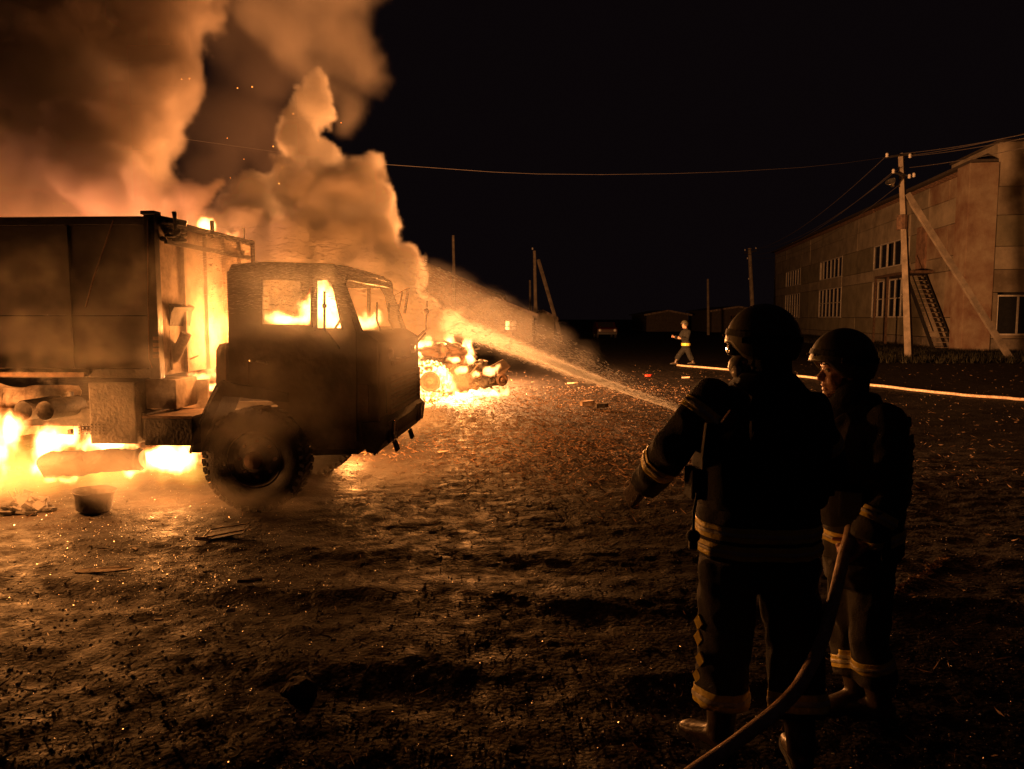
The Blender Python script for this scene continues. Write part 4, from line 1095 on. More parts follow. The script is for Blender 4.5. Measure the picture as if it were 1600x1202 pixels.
MB().box(-0.86, 0.86, -0.05, 0.1, 0.35, 0.55, 0.03).build('bumper', 'black', car)
# ------------------------------------------------------------------ people
DG = bpy.context.evaluated_depsgraph_get
def voxel(mb, name, m, parent, vox, smooth=3, wrinkle=0.0, wsc=(9, 9, 4), seed=0.0, label=None):
    me = mb.mesh('tmp'); o = bpy.data.objects.new('tmp', me); C.objects.link(o)
    md = o.modifiers.new('r', 'REMESH'); md.mode = 'VOXEL'; md.voxel_size = vox
    bpy.context.view_layer.update()
    me2 = bpy.data.meshes.new_from_object(o.evaluated_get(DG()), depsgraph=DG())
    bpy.data.objects.remove(o)
    bm = bmesh.new(); bm.from_mesh(me2)
    for _ in range(smooth): bmesh.ops.smooth_vert(bm, verts=bm.verts, factor=0.5, use_axis_x=True, use_axis_y=True, use_axis_z=True)
    if wrinkle:
        bm.normal_update()
        for v in bm.verts:
            c = v.co
            a = mnoise.noise(Vector((c.x * wsc[0] + seed, c.y * wsc[1], c.z * wsc[2] + 1.4 * mnoise.noise(c * 5))))
            b = mnoise.noise(Vector((c.x * 22, c.y * 22 + seed, c.z * 11)))
            v.co = c + v.normal * wrinkle * ((1 - 2.2 * abs(a)) * 1.0 + 0.5 * b)
    bm.to_mesh(me2); bm.free()
    me2.name = name; me2.materials.clear(); me2.materials.append(MT[m] if isinstance(m, str) else m)
    for p in me2.polygons: p.use_smooth = True
    o = bpy.data.objects.new(name, me2); C.objects.link(o); o.parent = parent
    if label: o['label'] = label
    return o
def band(src, name, m, parent, p, d, a, b, rad, off=0.004, label=None):
    """reflective tape: a strip cut from the garment between two planes and lifted off it"""
    p, d = Vector(p), Vector(d).normalized()
    bm = bmesh.new(); bm.from_mesh(src.data)
    kill = [v for v in bm.verts if not (a - 0.03 < (v.co - p).dot(d) < b + 0.03) or ((v.co - p) - d * (v.co - p).dot(d)).length > rad]
    bmesh.ops.delete(bm, geom=kill, context='VERTS')
    for co, no in ((p + d * a, -d), (p + d * b, d)):
        bmesh.ops.bisect_plane(bm, geom=bm.verts[:] + bm.edges[:] + bm.faces[:], plane_co=co, plane_no=no, clear_outer=True)
    bm.normal_update()
    for v in bm.verts: v.co += v.normal * off
    ret = bmesh.ops.solidify(bm, geom=bm.faces[:], thickness=0.002)
    me = bpy.data.meshes.new(name); bm.to_mesh(me); bm.free()
    me.materials.append(MT[m])
    for q in me.polygons: q.use_smooth = True
    o = bpy.data.objects.new(name, me); C.objects.link(o); o.parent = parent
    return o
def tape(src, parent, p, d, a, b, rad):
    w_ = b - a
    y = band(src, 'reflective_tape', 'yellow', parent, p, d, a, b, rad, 0.004)
    band(src, 'silver_stripe', 'silver', y, p, d, a + w_ * 0.36, b - w_ * 0.36, rad, 0.0075)
    return y
def hand(mb, wr, d, side, nrm, curl=0.35, s=1.0, fs=None):
    """palm and five fingers; d = towards fingertips, side = towards the thumb, nrm = palm normal"""
    d, side, nrm = Vector(d).normalized(), Vector(side), Vector(nrm)
    side = (side - d * side.dot(d)).normalized(); nrm = d.cross(side) * (1 if d.cross(side).dot(nrm) > 0 else -1)
    wr = Vector(wr)
    mb.loft([(wr - d * 0.01, side, nrm, 0.026 * s, 0.020 * s), (wr + d * 0.025 * s, side, nrm, 0.034 * s, 0.018 * s), (wr + d * 0.06 * s, side, nrm, 0.042 * s, 0.016 * s), (wr + d * 0.092 * s, side, nrm, 0.040 * s, 0.013 * s)], 16, 2.6)
    for k, (off, ln) in enumerate(((0.031, 0.070), (0.0105, 0.080), (-0.010, 0.074), (-0.030, 0.058))):
        base = wr + d * (0.082 - 0.004 * abs(k - 1)) * s + side * off * s
        P = [base]; a = 0.1
        for seg in (0.45, 0.32, 0.23):
            a += curl * (1.0 + 0.12 * k)
            dr = d * math.cos(a) + nrm * math.sin(a) + side * 0.03 * (1.5 - k)
            P.append(P[-1] + dr * ln * seg * s)
        mb.tube(P, [0.0098 * s, 0.0092 * s, 0.0085 * s, 0.0065 * s], 8)
    tb = wr + d * 0.028 * s + side * 0.030 * s
    mb.tube([tb, tb + (side * 0.7 + d * 0.7 + nrm * 0.2 * (1 + curl)) * 0.036 * s, tb + (side * 0.75 + d * 1.3 + nrm * 0.9 * curl + nrm * .2) * 0.05 * s], [0.014 * s, 0.0115 * s, 0.0085 * s], 8)
def head_pieces(mb, c, f, s=1.0, tilt=0.0):
    f = Vector((f[0], f[1], f[2] if len(f) > 2 else 0)).normalized()
    r = f.cross(Vector((0, 0, 1))).normalized(); u = r.cross(f)
    B = Matrix((r, f, u)).transposed().to_4x4()
    def b(x, y, z, rx, ry, rz): mb.ball(Vector(c) + (r * x + f * y + u * z) * s, rx * s, ry * s, rz * s, B, 20, 14)
    b(0, -0.005, 0.015, 0.077, 0.097, 0.098); b(0, 0.028, -0.045, 0.062, 0.062, 0.075)
    b(0, 0.066, -0.112, 0.030, 0.024, 0.020); b(0, 0.03, -0.10, 0.048, 0.05, 0.028)
    b(0, 0.098, -0.040, 0.0135, 0.020, 0.012); b(0.011, 0.092, -0.043, 0.009, 0.012, 0.009); b(-0.011, 0.092, -0.043, 0.009, 0.012, 0.009)
    mb.tube([Vector(c) + (f * 0.080 + u * 0.005) * s, Vector(c) + (f * 0.111 - u * 0.036) * s], [0.010 * s, 0.011 * s], 8)
    b(0, 0.084, -0.068, 0.024, 0.014, 0.007); b(0, 0.080, -0.087, 0.022, 0.013, 0.008)
    b(0, 0.078, 0.022, 0.052, 0.018, 0.011)
    for q in (-1, 1):
        b(q * 0.036, 0.058, -0.040, 0.026, 0.026, 0.026); b(q * 0.079, -0.005, -0.015, 0.010, 0.020, 0.032)
    return B
def helmet(parent, c, f, m='helmet', s=1.0, tiltf=0.0):
    f = Vector(f).normalized(); r = f.cross(Vector((0, 0, 1))).normalized(); u = r.cross(f)
    c = Vector(c); NT, NP = 48, 18
    vs = []
    for layer in (1.0, 0.93):
        for i in range(NP + 1):
            for k in range(NT):
                th = 2 * PI * k / NT
                cf = math.cos(th)           # 1 = front
                edge = R(94) if cf > 0.7 else R(94 + 24 * min(1, (0.7 - cf) / 0.4))
                ph = edge * i / NP
                flare = 1 + 0.025 * max(0, (ph / edge - 0.9) / 0.1) * (1 if layer == 1 else 0.6)
                rx, ry, rz = 0.122 * s * layer, 0.136 * s * layer, 0.138 * s * layer
                p = c + r * (math.sin(th) * math.sin(ph) * rx * flare) + f * (math.cos(th) * math.sin(ph) * ry * flare) + u * (math.cos(ph) * rz + 0.01)
                vs.append(p)
    fs = [(l * (NP + 1) * NT + i * NT + k, l * (NP + 1) * NT + i * NT + (k + 1) % NT, l * (NP + 1) * NT + (i + 1) * NT + (k + 1) % NT, l * (NP + 1) * NT + (i + 1) * NT + k) for l in (0, 1) for i in range(NP) for k in range(NT)]
    o_ = (NP + 1) * NT
    fs += [(NP * NT + k, NP * NT + (k + 1) % NT, o_ + NP * NT + (k + 1) % NT, o_ + NP * NT + k) for k in range(NT)]
    b = MB(); b.add(vs, fs)
    h = b.build('helmet', m, parent, True)
    def hpt(th, ph, k=1.0): return c + r * (math.sin(th) * math.sin(ph) * .122 * s * k) + f * (math.cos(th) * math.sin(ph) * .136 * s * k) + u * (math.cos(ph) * .138 * s * k + .01)
    ring = MB()
    for k in range(40):
        a1, a2 = 2 * PI * k / 40, 2 * PI * (k + 1) / 40
        P4 = [hpt(a1, R(72 + 10 * (1 - math.cos(a1)) / 2), 1.012), hpt(a2, R(72 + 10 * (1 - math.cos(a2)) / 2), 1.012), hpt(a2, R(81 + 10 * (1 - math.cos(a2)) / 2), 1.012), hpt(a1, R(81 + 10 * (1 - math.cos(a1)) / 2), 1.012)]
        P5 = [c + (p - c) * 1.02 for p in P4]
        ring.add(P4 + P5, [(4, 5, 6, 7), (0, 3, 2, 1), (0, 1, 5, 4), (2, 3, 7, 6)])
    ring.build('helmet_band', 'strap', h)
    for q in (-1, 1):
        rl = MB(); rl.beam(hpt(q * 1.2, R(88), 1.03), hpt(q * 1.9, R(92), 1.03), 0.008, 0.022); rl.build('side_rail', 'black', h)
    for q, e in ((1, 0.35), (-1, 0.35), (1, 2.2), (-1, 2.2)):
        th = e * q; ph = R(82)
        p = c + r * (math.sin(th) * math.sin(ph) * .1235 * s) + f * (math.cos(th) * math.sin(ph) * .1445 * s) + u * (math.cos(ph) * .132 * s + .01)
        MB().ball(p, 0.006 * s, seg=8, rings=6).build('rivet', 'rust', h, True)
    return h, r, f, u
def strapline(parent, pts, wd=0.02, name='strap', m='strap'):
    b = MB()
    for a, c in zip(pts[:-1], pts[1:]): b.beam(a, c, 0.004, wd, (0, 0, 1))
    return b.build(name, m, parent)
def boot(parent, ankle, toe_dir, ln=0.29, s=1.0, lean=None):
    a = Vector(ankle); d = Vector((toe_dir[0], toe_dir[1], 0)).normalized(); r = d.cross(Vector((0, 0, 1))); U = Vector((0, 0, 1))
    top = a + (Vector(lean) if lean else U * 0.22)
    g = a.copy(); zg = a.z - 0.10
    b = MB().tube([top, a.lerp(top, .5), a, a - U * 0.04], [0.068 * s, 0.062 * s, 0.056 * s, 0.055 * s], 18)
    heel = Vector((a.x, a.y, 0)) - d * 0.07
    secs = []
    for t, hw, hh in ((0.0, 0.032, 0.06), (0.03, 0.040, 0.085), (0.09, 0.042, 0.10), (0.15, 0.045, 0.075), (0.21, 0.050, 0.055), (0.26, 0.044, 0.045), (0.285, 0.025, 0.03)):
        secs.append((heel + d * t * s + U * (zg + hh * 0.55), r, U, hw * s, hh * 0.55 * s))
    b.loft(secs, 18, 2.5)
    o = voxel(b, 'boot', 'boot', parent, 0.008, 2)
    so = MB(); pts_ = []
    for t, hw in ((-0.01, 0.02), (0.0, 0.034), (0.03, 0.042), (0.09, 0.043), (0.15, 0.045), (0.21, 0.052), (0.26, 0.046), (0.29, 0.026), (0.295, 0.01)): pts_.append((t * s, hw * s))
    lo_ = [(t, -w_) for t, w_ in pts_] + [(t, w_) for t, w_ in reversed(pts_)]
    so.plate(lo_, [], 0.0, 0.028, lambda u, w_, z: tuple(heel + d * u + r * z + U * (zg - 0.002 + w_)))
    so.build('sole', 'rubber', o)
    return o
def yawax(a):   # facing direction from angle measured from +Y towards -X
    f = Vector((-math.sin(a), math.cos(a), 0)); return f, Vector((f.y, -f.x, 0))

def firefighter(label, root_xy, J, yaw, head_dir, cloth, scale=1.0, legs=1.0, detail=True, vox=0.007, hands=None, name='person', tapes=True):
    """J: joints in world coordinates"""
    rt = Vector((root_xy[0], root_xy[1], 0))
    p = thing(name, label, 'person', rt)
    j = {k: Vector(v) - rt for k, v in J.items() if not k.startswith('toe')}
    f, r = yawax(yaw); U = Vector((0, 0, 1)); s = scale
    def sec(c, rx, ry, fo=0.0): return (Vector(c) + f * fo * s, r, f, rx * s, ry * s)
    pel, che, nek, hd = j['pelvis'], j['chest'], j['neck'], j['head']
    wst = pel.lerp(che, 0.45)
    # body: one surface
    b = MB()
    b.loft([sec(pel - U * .08, .10, .08), sec(pel, .15, .105), sec(wst, .135, .095), sec(che, .165, .115), sec(che.lerp(nek, .6), .155, .085), sec(nek, .065, .06)], 24, 2.3)
    b.tube([nek - U * .05, nek.lerp(hd, .5), hd - U * 0.03], [0.066 * s, 0.058 * s, 0.056 * s], 16)
    B = head_pieces(b, hd, head_dir, s)
    for q in 'LR':
        b.tube([j['sh' + q], j['el' + q], j['wr' + q]], [0.062 * s, 0.046 * s, 0.030 * s], 14).ball(j['sh' + q], 0.068 * s).ball(j['el' + q], 0.046 * s)
        b.tube([j['hip' + q], j['kn' + q], j['an' + q]], [0.088 * s, 0.058 * s, 0.042 * s], 14).ball(j['kn' + q], 0.058 * s)
        td = Vector((J['toe' + q][0], J['toe' + q][1], 0)).normalized() if 'toe' + q in J else f
        b.loft([(j['an' + q] - td * .05 - U * .05 * s, r, U, .03 * s, .045 * s), (j['an' + q] + td * .06 - U * .055 * s, r, U, .035 * s, .035 * s), (j['an' + q] + td * .16 - U * .075 * s, r, U, .03 * s, .02 * s)], 12)
        if hands and q in hands:
            hd_, sd_, nm_, cu_ = hands[q]; hand(b, j['wr' + q], hd_, sd_, nm_, cu_, s)
    voxel(b, 'body', 'skin', p, vox, 1)
    # jacket
    b = MB()
    hem = pel - U * 0.06 * s
    b.loft([sec(hem, .242, .175), sec(pel + U * .06, .238, .172), sec(wst, .226, .165), sec(che, .232, .165), sec(che.lerp(nek, .62), .205, .125), sec(nek + U * .0, .095, .095), sec(nek + U * .045, .088, .09)], 30, 2.4)
    for q in 'LR':
        b.tube([j['sh' + q].lerp(nek, .25), j['sh' + q], j['sh' + q].lerp(j['el' + q], .5), j['el' + q], j['el' + q].lerp(j['wr' + q], .55), j['wr' + q].lerp(j['el' + q], .08)], [x * s for x in (.085, .092, .085, .078, .072, .064)], 18).ball(j['sh' + q], .094 * s).ball(j['el' + q], .079 * s)
    jk = voxel(b, 'jacket', cloth, p, 0.011 if detail else 0.02, 3, 0.010 * s, seed=yaw * 7)
    # trousers
    b = MB()
    b.loft([sec(pel + U * .06, .185, .145), sec(pel - U * .06, .20, .150), sec(pel - U * .16, .185, .135), sec(pel - U * .2, .12, .09)], 26, 2.3)
    for q in 'LR':
        an = j['an' + q]; kn = j['kn' + q]
        b.tube([j['hip' + q], j['hip' + q].lerp(kn, .5), kn, kn.lerp(an, .5), an.lerp(kn, .30)], [x * s * legs for x in (.118, .110, .102, .104, .108)], 20)
    ts = voxel(b, 'trousers', cloth, p, 0.011 if detail else 0.02, 3, 0.012 * s, seed=yaw * 3 + 2)
    p['_jacket'] = 0
    return p, j, f, r, U, jk, ts, B
rnd = random.Random(21)

# ---- firefighter in the foreground, seen from behind
Y1 = 2.98
J1 = dict(head=pt(1192, 548, 3.02), neck=pt(1196, 603, 3.0), chest=pt(1190, 680, 2.98), pelvis=pt(1182, 838, 2.98),
          shL=pt(1112, 630, 3.02), shR=pt(1262, 648, 2.98), elL=pt(1052, 700, 3.0), wrL=pt(1004, 762, 3.22), elR=pt(1292, 735, 3.02), wrR=pt(1270, 745, 3.28),
          hipL=pt(1138, 872, 2.98), hipR=pt(1230, 872, 2.98), knL=pt(1132, 1005, 3.02), knR=pt(1240, 1008, 2.98), anL=pt(1126, 1128, 2.99), anR=pt(1252, 1160, 2.86),
          toeL=(-0.55, 0.83), toeR=(0.15, 0.98))
J1['anL'].z = 0.11; J1['anR'].z = 0.11
P1, j, f, r, U, jk, ts, B = firefighter('broad firefighter seen from behind in black vest, bottom right foreground', J1['pelvis'], J1, 0.10, (-0.86, 0.48, 0.02), 'cloth', 1.0,
    hands={'L': ((-0.5, 0.6, -0.62), (-0.3, 0.6, 0.7), (0.6, 0.3, -0.6), 0.42), 'R': ((-0.3, 0.8, 0.1), (-0.6, 0, 0.8), (-0.6, 0.2, -0.2), 0.7)})
MT['glove'] = mat('dark_work_glove', (0.14, 0.10, 0.085), 0.8, 0, 0.3, 30, 0.4, 120)
for q, (hd_, sd_, nm_, cu_) in {'L': ((-0.5, 0.6, -0.62), (-0.3, 0.6, 0.7), (0.6, 0.3, -0.6), 0.42), 'R': ((-0.3, 0.8, 0.1), (-0.6, 0, 0.8), (-0.6, 0.2, -0.2), 0.7)}.items():
    gb = MB(); hand(gb, j['wr' + q], hd_, sd_, nm_, cu_, 1.16)
    voxel(gb, 'glove', 'glove', P1, 0.0045, 1)
tape(jk, jk, j['pelvis'], (0.03, 0, 1), 0.020, 0.075, 0.5)
tape(jk, jk, j['pelvis'], (0.03, 0, 1), -0.050, 0.005, 0.5)
dL = (j['wrL'] - j['elL']).normalized(); tape(jk, jk, j['elL'], dL, 0.075, 0.135, 0.12)
dU = (j['elL'] - j['shL']).normalized()
# arm badge strip: only the outer side of the upper sleeve
tape(jk, jk, j['shL'], dU, 0.035, 0.085, 0.13)
dR = (j['elR'] - j['shR']).normalized(); tape(jk, jk, j['shR'], dR, 0.12, 0.17, 0.12)
for q in 'LR':
    d = (j['an' + q] - j['kn' + q]).normalized(); tape(ts, ts, j['kn' + q], d, 0.175, 0.245, 0.16)
# diamond tapes down the outer left trouser seam
dm = MB()
for py in (963, 990, 1020, 1050):
    q = pt(1096, py, 3.02) - P1.location
    cpt = q
    # find the garment's left-most surface near this height
    best = min((v.co for v in ts.data.vertices if abs(v.co.z - q.z) < 0.012), key=lambda c: c.x)
    n = Vector((-0.85, -0.5, 0)).normalized(); t_ = Vector((n.y, -n.x, 0)); c = best + Vector((0.012, -0.02, 0))
    ds = [c + n * 0.016 + U * 0.033, c + n * 0.016 + t_ * 0.024, c + n * 0.016 - U * 0.033, c + n * 0.016 - t_ * 0.024]
    k = len(dm.v); dm.add(ds + [v - n * 0.02 for v in ds], [(0, 1, 2, 3), (7, 6, 5, 4), (0, 4, 5, 1), (1, 5, 6, 2), (2, 6, 7, 3), (3, 7, 4, 0)])
dm.build('seam_tape', 'yellow', ts)
def vest(p, j, f, r, s=1.0, ln=0.0):
    U = Vector((0, 0, 1)); b = MB(); che, nek, pel = j['chest'], j['neck'], j['pelvis']
    wst = pel.lerp(che, 0.35 - ln)
    def sec(c, rx, ry): return (Vector(c), r, f, rx * s, ry * s)
    b.loft([sec(wst, .238, .185), sec(wst + U * .02, .245, .190), sec(pel.lerp(che, .7), .245, .190), sec(che, .242, .192), sec(che + U * .05, .20, .188), sec(che.lerp(nek, .62), .185, .165), sec(che.lerp(nek, .95), .14, .13), sec(nek + U * .035, .105, .115), sec(nek + U * .05, .10, .11)], 36, 3.0)
    v = voxel(b, 'vest', 'vest', p, 0.012, 2, 0.006, (5, 5, 3), 3.3)
    # plate pocket, webbing rows, pouches on the back
    c = pel.lerp(che, .85) - f * (0.198 * s)
    M = Matrix((r, f, U)).transposed().to_4x4()
    MB().box(-.135, .135, -.012, .012, -.16, .15, 0.01, Matrix.Translation(c) @ M).build('plate_pocket', 'vest', v)
    w0 = None
    for k in range(5):
        loc = c - f * 0.014 + U * (-.12 + k * .055)
        if w0 is None: w0 = MB().box(-.13, .13, -.003, .003, -.011, .011, 0, M).build('webbing_row', 'strap', v, loc=loc)
        else: dupe(w0, parent=v, loc=loc)
    for q in (-1, 1):
        strapline(v, [che.lerp(nek, .75) + r * q * .12 * s - f * .16 * s, che.lerp(nek, .95) + r * q * .13 * s - f * .02, che.lerp(nek, .75) + r * q * .12 * s + f * .15 * s], 0.05, 'shoulder_strap')
        MB().box(-.035, .035, -.05, .05, -.06, .06, 0.01, Matrix.Translation(pel.lerp(che, .55) + r * q * .252 * s) @ M @ Matrix.Rotation(PI / 2 * 0, 4, 'Z')).build('side_pouch', 'vest', v)
    MB().tube([c + U * .2 - r * .03, c + U * .235, c + U * .2 + r * .03], 0.009, 8).build('drag_handle', 'strap', v)
    return v
v1 = vest(P1, j, f, r, 1.03)
# clip-on radio microphone and buckle, glinting on the back of the vest
q = pt(1140, 655, 2.78) - P1.location
MB().box(-.02, .02, -.012, .012, -.03, .03, .006, Matrix.Translation(q) @ Matrix.Rotation(.6, 4, 'Y')).build('buckle', 'rust', v1)
q = pt(1108, 690, 2.80) - P1.location
MB().box(-.022, .022, -.015, .02, -.07, .07, .008, Matrix.Translation(q) @ Matrix.Rotation(.1, 4, 'Y')).build('radio_pouch', 'strap', v1)
# belt with hanging pouch
q = pt(1083, 838, 2.86) - P1.location
ph = MB().ball(q, 0.028, 0.022, 0.026).box(q.x - .016, q.x + .016, q.y - .015, q.y + .015, q.z - .05, q.z - .01, .006).build('belt_pouch', 'strap', jk, True)
MB().tube([pt(1090, 770, 2.84) - P1.location, pt(1084, 800, 2.84) - P1.location, q], 0.006, 6).build('lanyard', 'strap', jk)
for q in 'LR': boot(P1, j['an' + q], J1['toe' + q], lean=(j['kn' + q] - j['an' + q]).normalized() * 0.2)
hm, hr_, hf, hu = helmet(P1, j['head'] + Vector((0, 0, 0.028)), (-0.86, 0.48, 0.02), s=1.08)
hc = j['head']
def hp(x, y, z): return hc + hr_ * x + hf * y + hu * z
# goggles pushed on the brow, half mask, ear cup, chin strap
gg = MB().loft([(hp(-.075, .092, .005), hf, hu, .02, .026), (hp(-.04, .115, .005), hf, hu, .022, .03), (hp(0, .120, .003), hf, hu, .02, .026), (hp(.04, .115, .005), hf, hu, .022, .03), (hp(.075, .092, .005), hf, hu, .02, .026)], 14, 2.5).build('goggles', 'glass', P1, True)
mk = voxel(MB().loft([(hp(0, .055, -.015), hr_, hf, .062, .05), (hp(0, .075, -.045), hr_, hf, .060, .055), (hp(0, .085, -.075), hr_, hf, .052, .05), (hp(0, .065, -.115), hr_, hf, .045, .045), (hp(0, .02, -.14), hr_, hf, .05, .05)], 20, 2.2), 'face_mask', 'mask', P1, .006, 2)
MB().lathe([(0, .016), (.018, .016), (.024, .008), (.024, 0)], Matrix.Translation(hp(-.055, .085, -.085)) @ (-hr_ + hf * .6).to_track_quat('Z', 'Y').to_matrix().to_4x4(), 16).build('mask_valve', 'porcelain', mk, True)
strapline(P1, [hp(-.085, 0, .0), hp(-.082, .02, -.06), hp(-.06, .06, -.11), hp(0, .085, -.125)], 0.018, 'chin_strap')
voxel(MB().loft([(hp(0, -.03, -.16), hr_, hf, .085, .09), (hp(0, -.03, -.11), hr_, hf, .083, .085), (hp(0, -.025, -.06), hr_, hf, .088, .085), (hp(0, -.02, -.0), hr_, hf, .088, .09)], 22), 'balaclava', 'cloth2', P1, .009, 2, .005)

# ---- second firefighter beyond him, face lit by the fire, holding the hose
Y2 = 3.35
J2 = dict(head=pt(1317, 578, 3.36), neck=pt(1334, 632, 3.38), chest=pt(1345, 710, 3.36), pelvis=pt(1345, 845, 3.34),
          shL=pt(1300, 660, 3.50), shR=pt(1382, 665, 3.22), elL=pt(1290, 770, 3.55), wrL=pt(1306, 835, 3.45), elR=pt(1385, 780, 3.12), wrR=pt(1348, 852, 3.10),
          hipL=pt(1325, 872, 3.40), hipR=pt(1362, 872, 3.28), knL=pt(1328, 1000, 3.40), knR=pt(1358, 1004, 3.24), anL=pt(1338, 1110, 3.33), anR=pt(1372, 1122, 3.25),
          toeL=(-0.85, -0.15), toeR=(-0.7, 0.4))
J2['anL'].z = 0.11; J2['anR'].z = 0.11
P2, j, f, r, U, jk, ts, B = firefighter('firefighter in profile with lit face under helmet, holding the hose on the right', J2['pelvis'], J2, 1.0, (-1.0, 0.05, -0.02), 'cloth2', 0.97, legs=0.80, vox=0.0055,
    hands={'L': ((-0.2, -0.3, -0.9), (-0.9, 0.2, 0.1), (0.3, -0.9, 0.2), 0.9), 'R': ((-0.55, 0.35, -0.5), (-0.2, 0.7, 0.6), (-0.3, 0.6, 0.3), 0.95)})
tape(jk, jk, j['pelvis'], (0, 0, 1), 0.03, 0.08, 0.5)
tape(jk, jk, j['elR'], j['wrR'] - j['elR'], 0.06, 0.11, 0.11)
for q in 'LR':
    tape(ts, ts, j['kn' + q], j['an' + q] - j['kn' + q], 0.06, 0.115, 0.15)
    boot(P2, j['an' + q], J2['toe' + q], lean=(j['kn' + q] - j['an' + q]).normalized() * 0.2, s=0.97)
v2 = vest(P2, j, f, r, 0.93, 0.1)
for k, (x0, y0, x1, y1) in enumerate(((1386, 800, 1384, 875), (1376, 800, 1378, 862))):
    MB().beam(pt(x0, y0, 3.05) - P2.location, pt(x1, y1, 3.08) - P2.location, 0.035, 0.012, (0, 1, 0)).build('hanging_strap', 'strap', v2)
hm, hr_, hf, hu = helmet(P2, j['head'] + Vector((0.0, 0, 0.03)), (-1.0, 0.05, 0.06), s=1.06)
hc = j['head']
MB().ball(hp(.06, .118, .035), 0.006).build('helmet_badge', 'porcelain', hm)
for q in (-1, 1):
    MB().ball(hp(q * .030, .074, -.002), 0.012, seg=12, rings=8).build('eye', 'porcelain', P2, True)
    MB().ball(hp(q * .030, .083, -.002), 0.0055, seg=10, rings=6).build('pupil', 'black', P2, True)
    MB().tube([hp(q * .012, .092, .018), hp(q * .03, .090, .024), hp(q * .048, .078, .018)], 0.0035, 6).build('eyebrow', 'char', P2)
strapline(P2, [hp(.085, 0, .0), hp(.080, .03, -.06), hp(.055, .06, -.11), hp(0, .085, -.128)], 0.015, 'chin_strap')
voxel(MB().loft([(hp(0, -.03, -.17), hr_, hf, .085, .09), (hp(0, -.03, -.12), hr_, hf, .080, .082), (hp(0, -.035, -.06), hr_, hf, .084, .078), (hp(0, -.035, -.0), hr_, hf, .086, .08)], 22), 'balaclava', 'cloth', P2, .009, 2, .005)

MT['farcloth'] = mat('dimmed_turnout_cloth', (0.009, 0.009, 0.008), 0.9)  # turnout cloth darkened in colour to offset the strong fill lamp
# ---- far firefighter striding across the yard
fY = 29.0
J3 = dict(head=pt(1070, 508, fY), neck=pt(1072, 515, fY), chest=pt(1073, 523, fY), pelvis=pt(1072, 541, fY),
          shL=pt(1068, 519, fY + .2), shR=pt(1076, 519, fY - .2), elL=pt(1062, 528, fY + .25), wrL=pt(1053, 526.5, fY + .15), elR=pt(1074, 530, fY - .3), wrR=pt(1063, 529, fY - .3),
          hipL=pt(1070, 545, fY + .1), hipR=pt(1074, 545, fY - .1), knL=pt(1062, 554, fY + .1), knR=pt(1078, 556, fY - .1), anL=pt(1056, 564, fY + .1), anR=pt(1083, 567, fY - .1),
          toeL=(-1, 0.1), toeR=(-0.9, 0.0))
J3['anL'].z = 0.12; J3['anR'].z = 0.14
P3, j, f, r, U, jk, ts, B = firefighter('small far firefighter striding left across the dark yard', J3['pelvis'], J3, 1.4, (-1, 0, -0.05), 'farcloth', 0.97, detail=False, vox=0.014,
    hands={'L': ((-0.9, 0.1, 0.1), (0, 0, 1), (0, -1, 0), 0.8), 'R': ((-0.9, 0.1, 0.2), (0, 0, 1), (0, 1, 0), 0.8)})
band(jk, 'reflective_tape', 'yellow', jk, j['pelvis'], (0, 0, 1), 0.02, 0.12, 0.5, 0.006)
helmet(P3, j['head'] + Vector((0, 0, .03)), (-1, 0, 0), s=1.08)
for q in 'LR': boot(P3, j['an' + q], J3['toe' + q], lean=(j['kn' + q] - j['an' + q]).normalized() * 0.2)
for o_ in (P1, P2, P3):
    if '_jacket' in o_: del o_['_jacket']

# ------------------------------------------------------------------ hoses, nozzle
def smoothpath(P, n=8):
    P = [Vector(p) for p in P]; out = []
    for i in range(len(P) - 1):
        a = P[max(i - 1, 0)]; b = P[i]; c = P[i + 1]; d = P[min(i + 2, len(P) - 1)]
        for k in range(n):
            t = k / n
            out.append(0.5 * ((2 * b) + (c - a) * t + (2 * a - 5 * b + 4 * c - d) * t * t + (3 * b - a - 3 * c + d) * t ** 3))
    out.append(P[-1]); return out
hpth = smoothpath([pt(950, 1300, 2.35), pt(1085, 1205, 2.42), pt(1160, 1152, 2.50), pt(1240, 1083, 2.62), pt(1283, 1005, 2.80), pt(1303, 935, 2.95), pt(1318, 870, 3.07), pt(1328, 815, 3.2), pt(1300, 760, 3.45), pt(1230, 722, 3.6), pt(1160, 688, 3.7)])
o = MB().tube(hpth, 0.0245, 18).build('fire_hose', 'hose', None, True)
tag(o, 'charged canvas fire hose curving up from the bottom edge into a hand', 'fire hose')
hz = smoothpath([pt(1058, 570.5, 28.2), pt(1090, 574.5, 27.2), pt(1145, 578.5, 25.6), pt(1250, 588, 22.5), pt(1380, 601, 19.5), pt(1490, 612, 17.6), pt(1600, 624, 16.2), pt(1700, 634, 15.0)])
for q in hz: q.z = 0.045 + gh(q.x, q.y)
o = MB().tube(hz, 0.034, 10).build('fire_hose', 'hose', None, True)
tag(o, 'long bright fire hose lying across the far yard behind both firefighters', 'fire hose')
nz0 = pt(1160, 688, 3.7); nz1 = pt(1112, 662, 3.82)
noz = thing('nozzle', 'hose nozzle hidden behind the foreground firefighter, throwing the jet', 'nozzle', nz0)
qd = (nz1 - nz0).to_track_quat('Z', 'Y').to_matrix().to_4x4(); nl = (nz1 - nz0).length
MB().lathe([(0, 0), (0.03, 0.0), (0.034, 0.04), (0.024, 0.06), (0.022, nl * .6), (0.032, nl * .7), (0.030, nl), (0.012, nl - .01), (0, nl - .01)], qd, 20).build('barrel', 'chrome', noz, 40)
MB().box(-.015, .015, -.09, -.02, .03, .07, .006, qd).build('grip', 'black', noz)

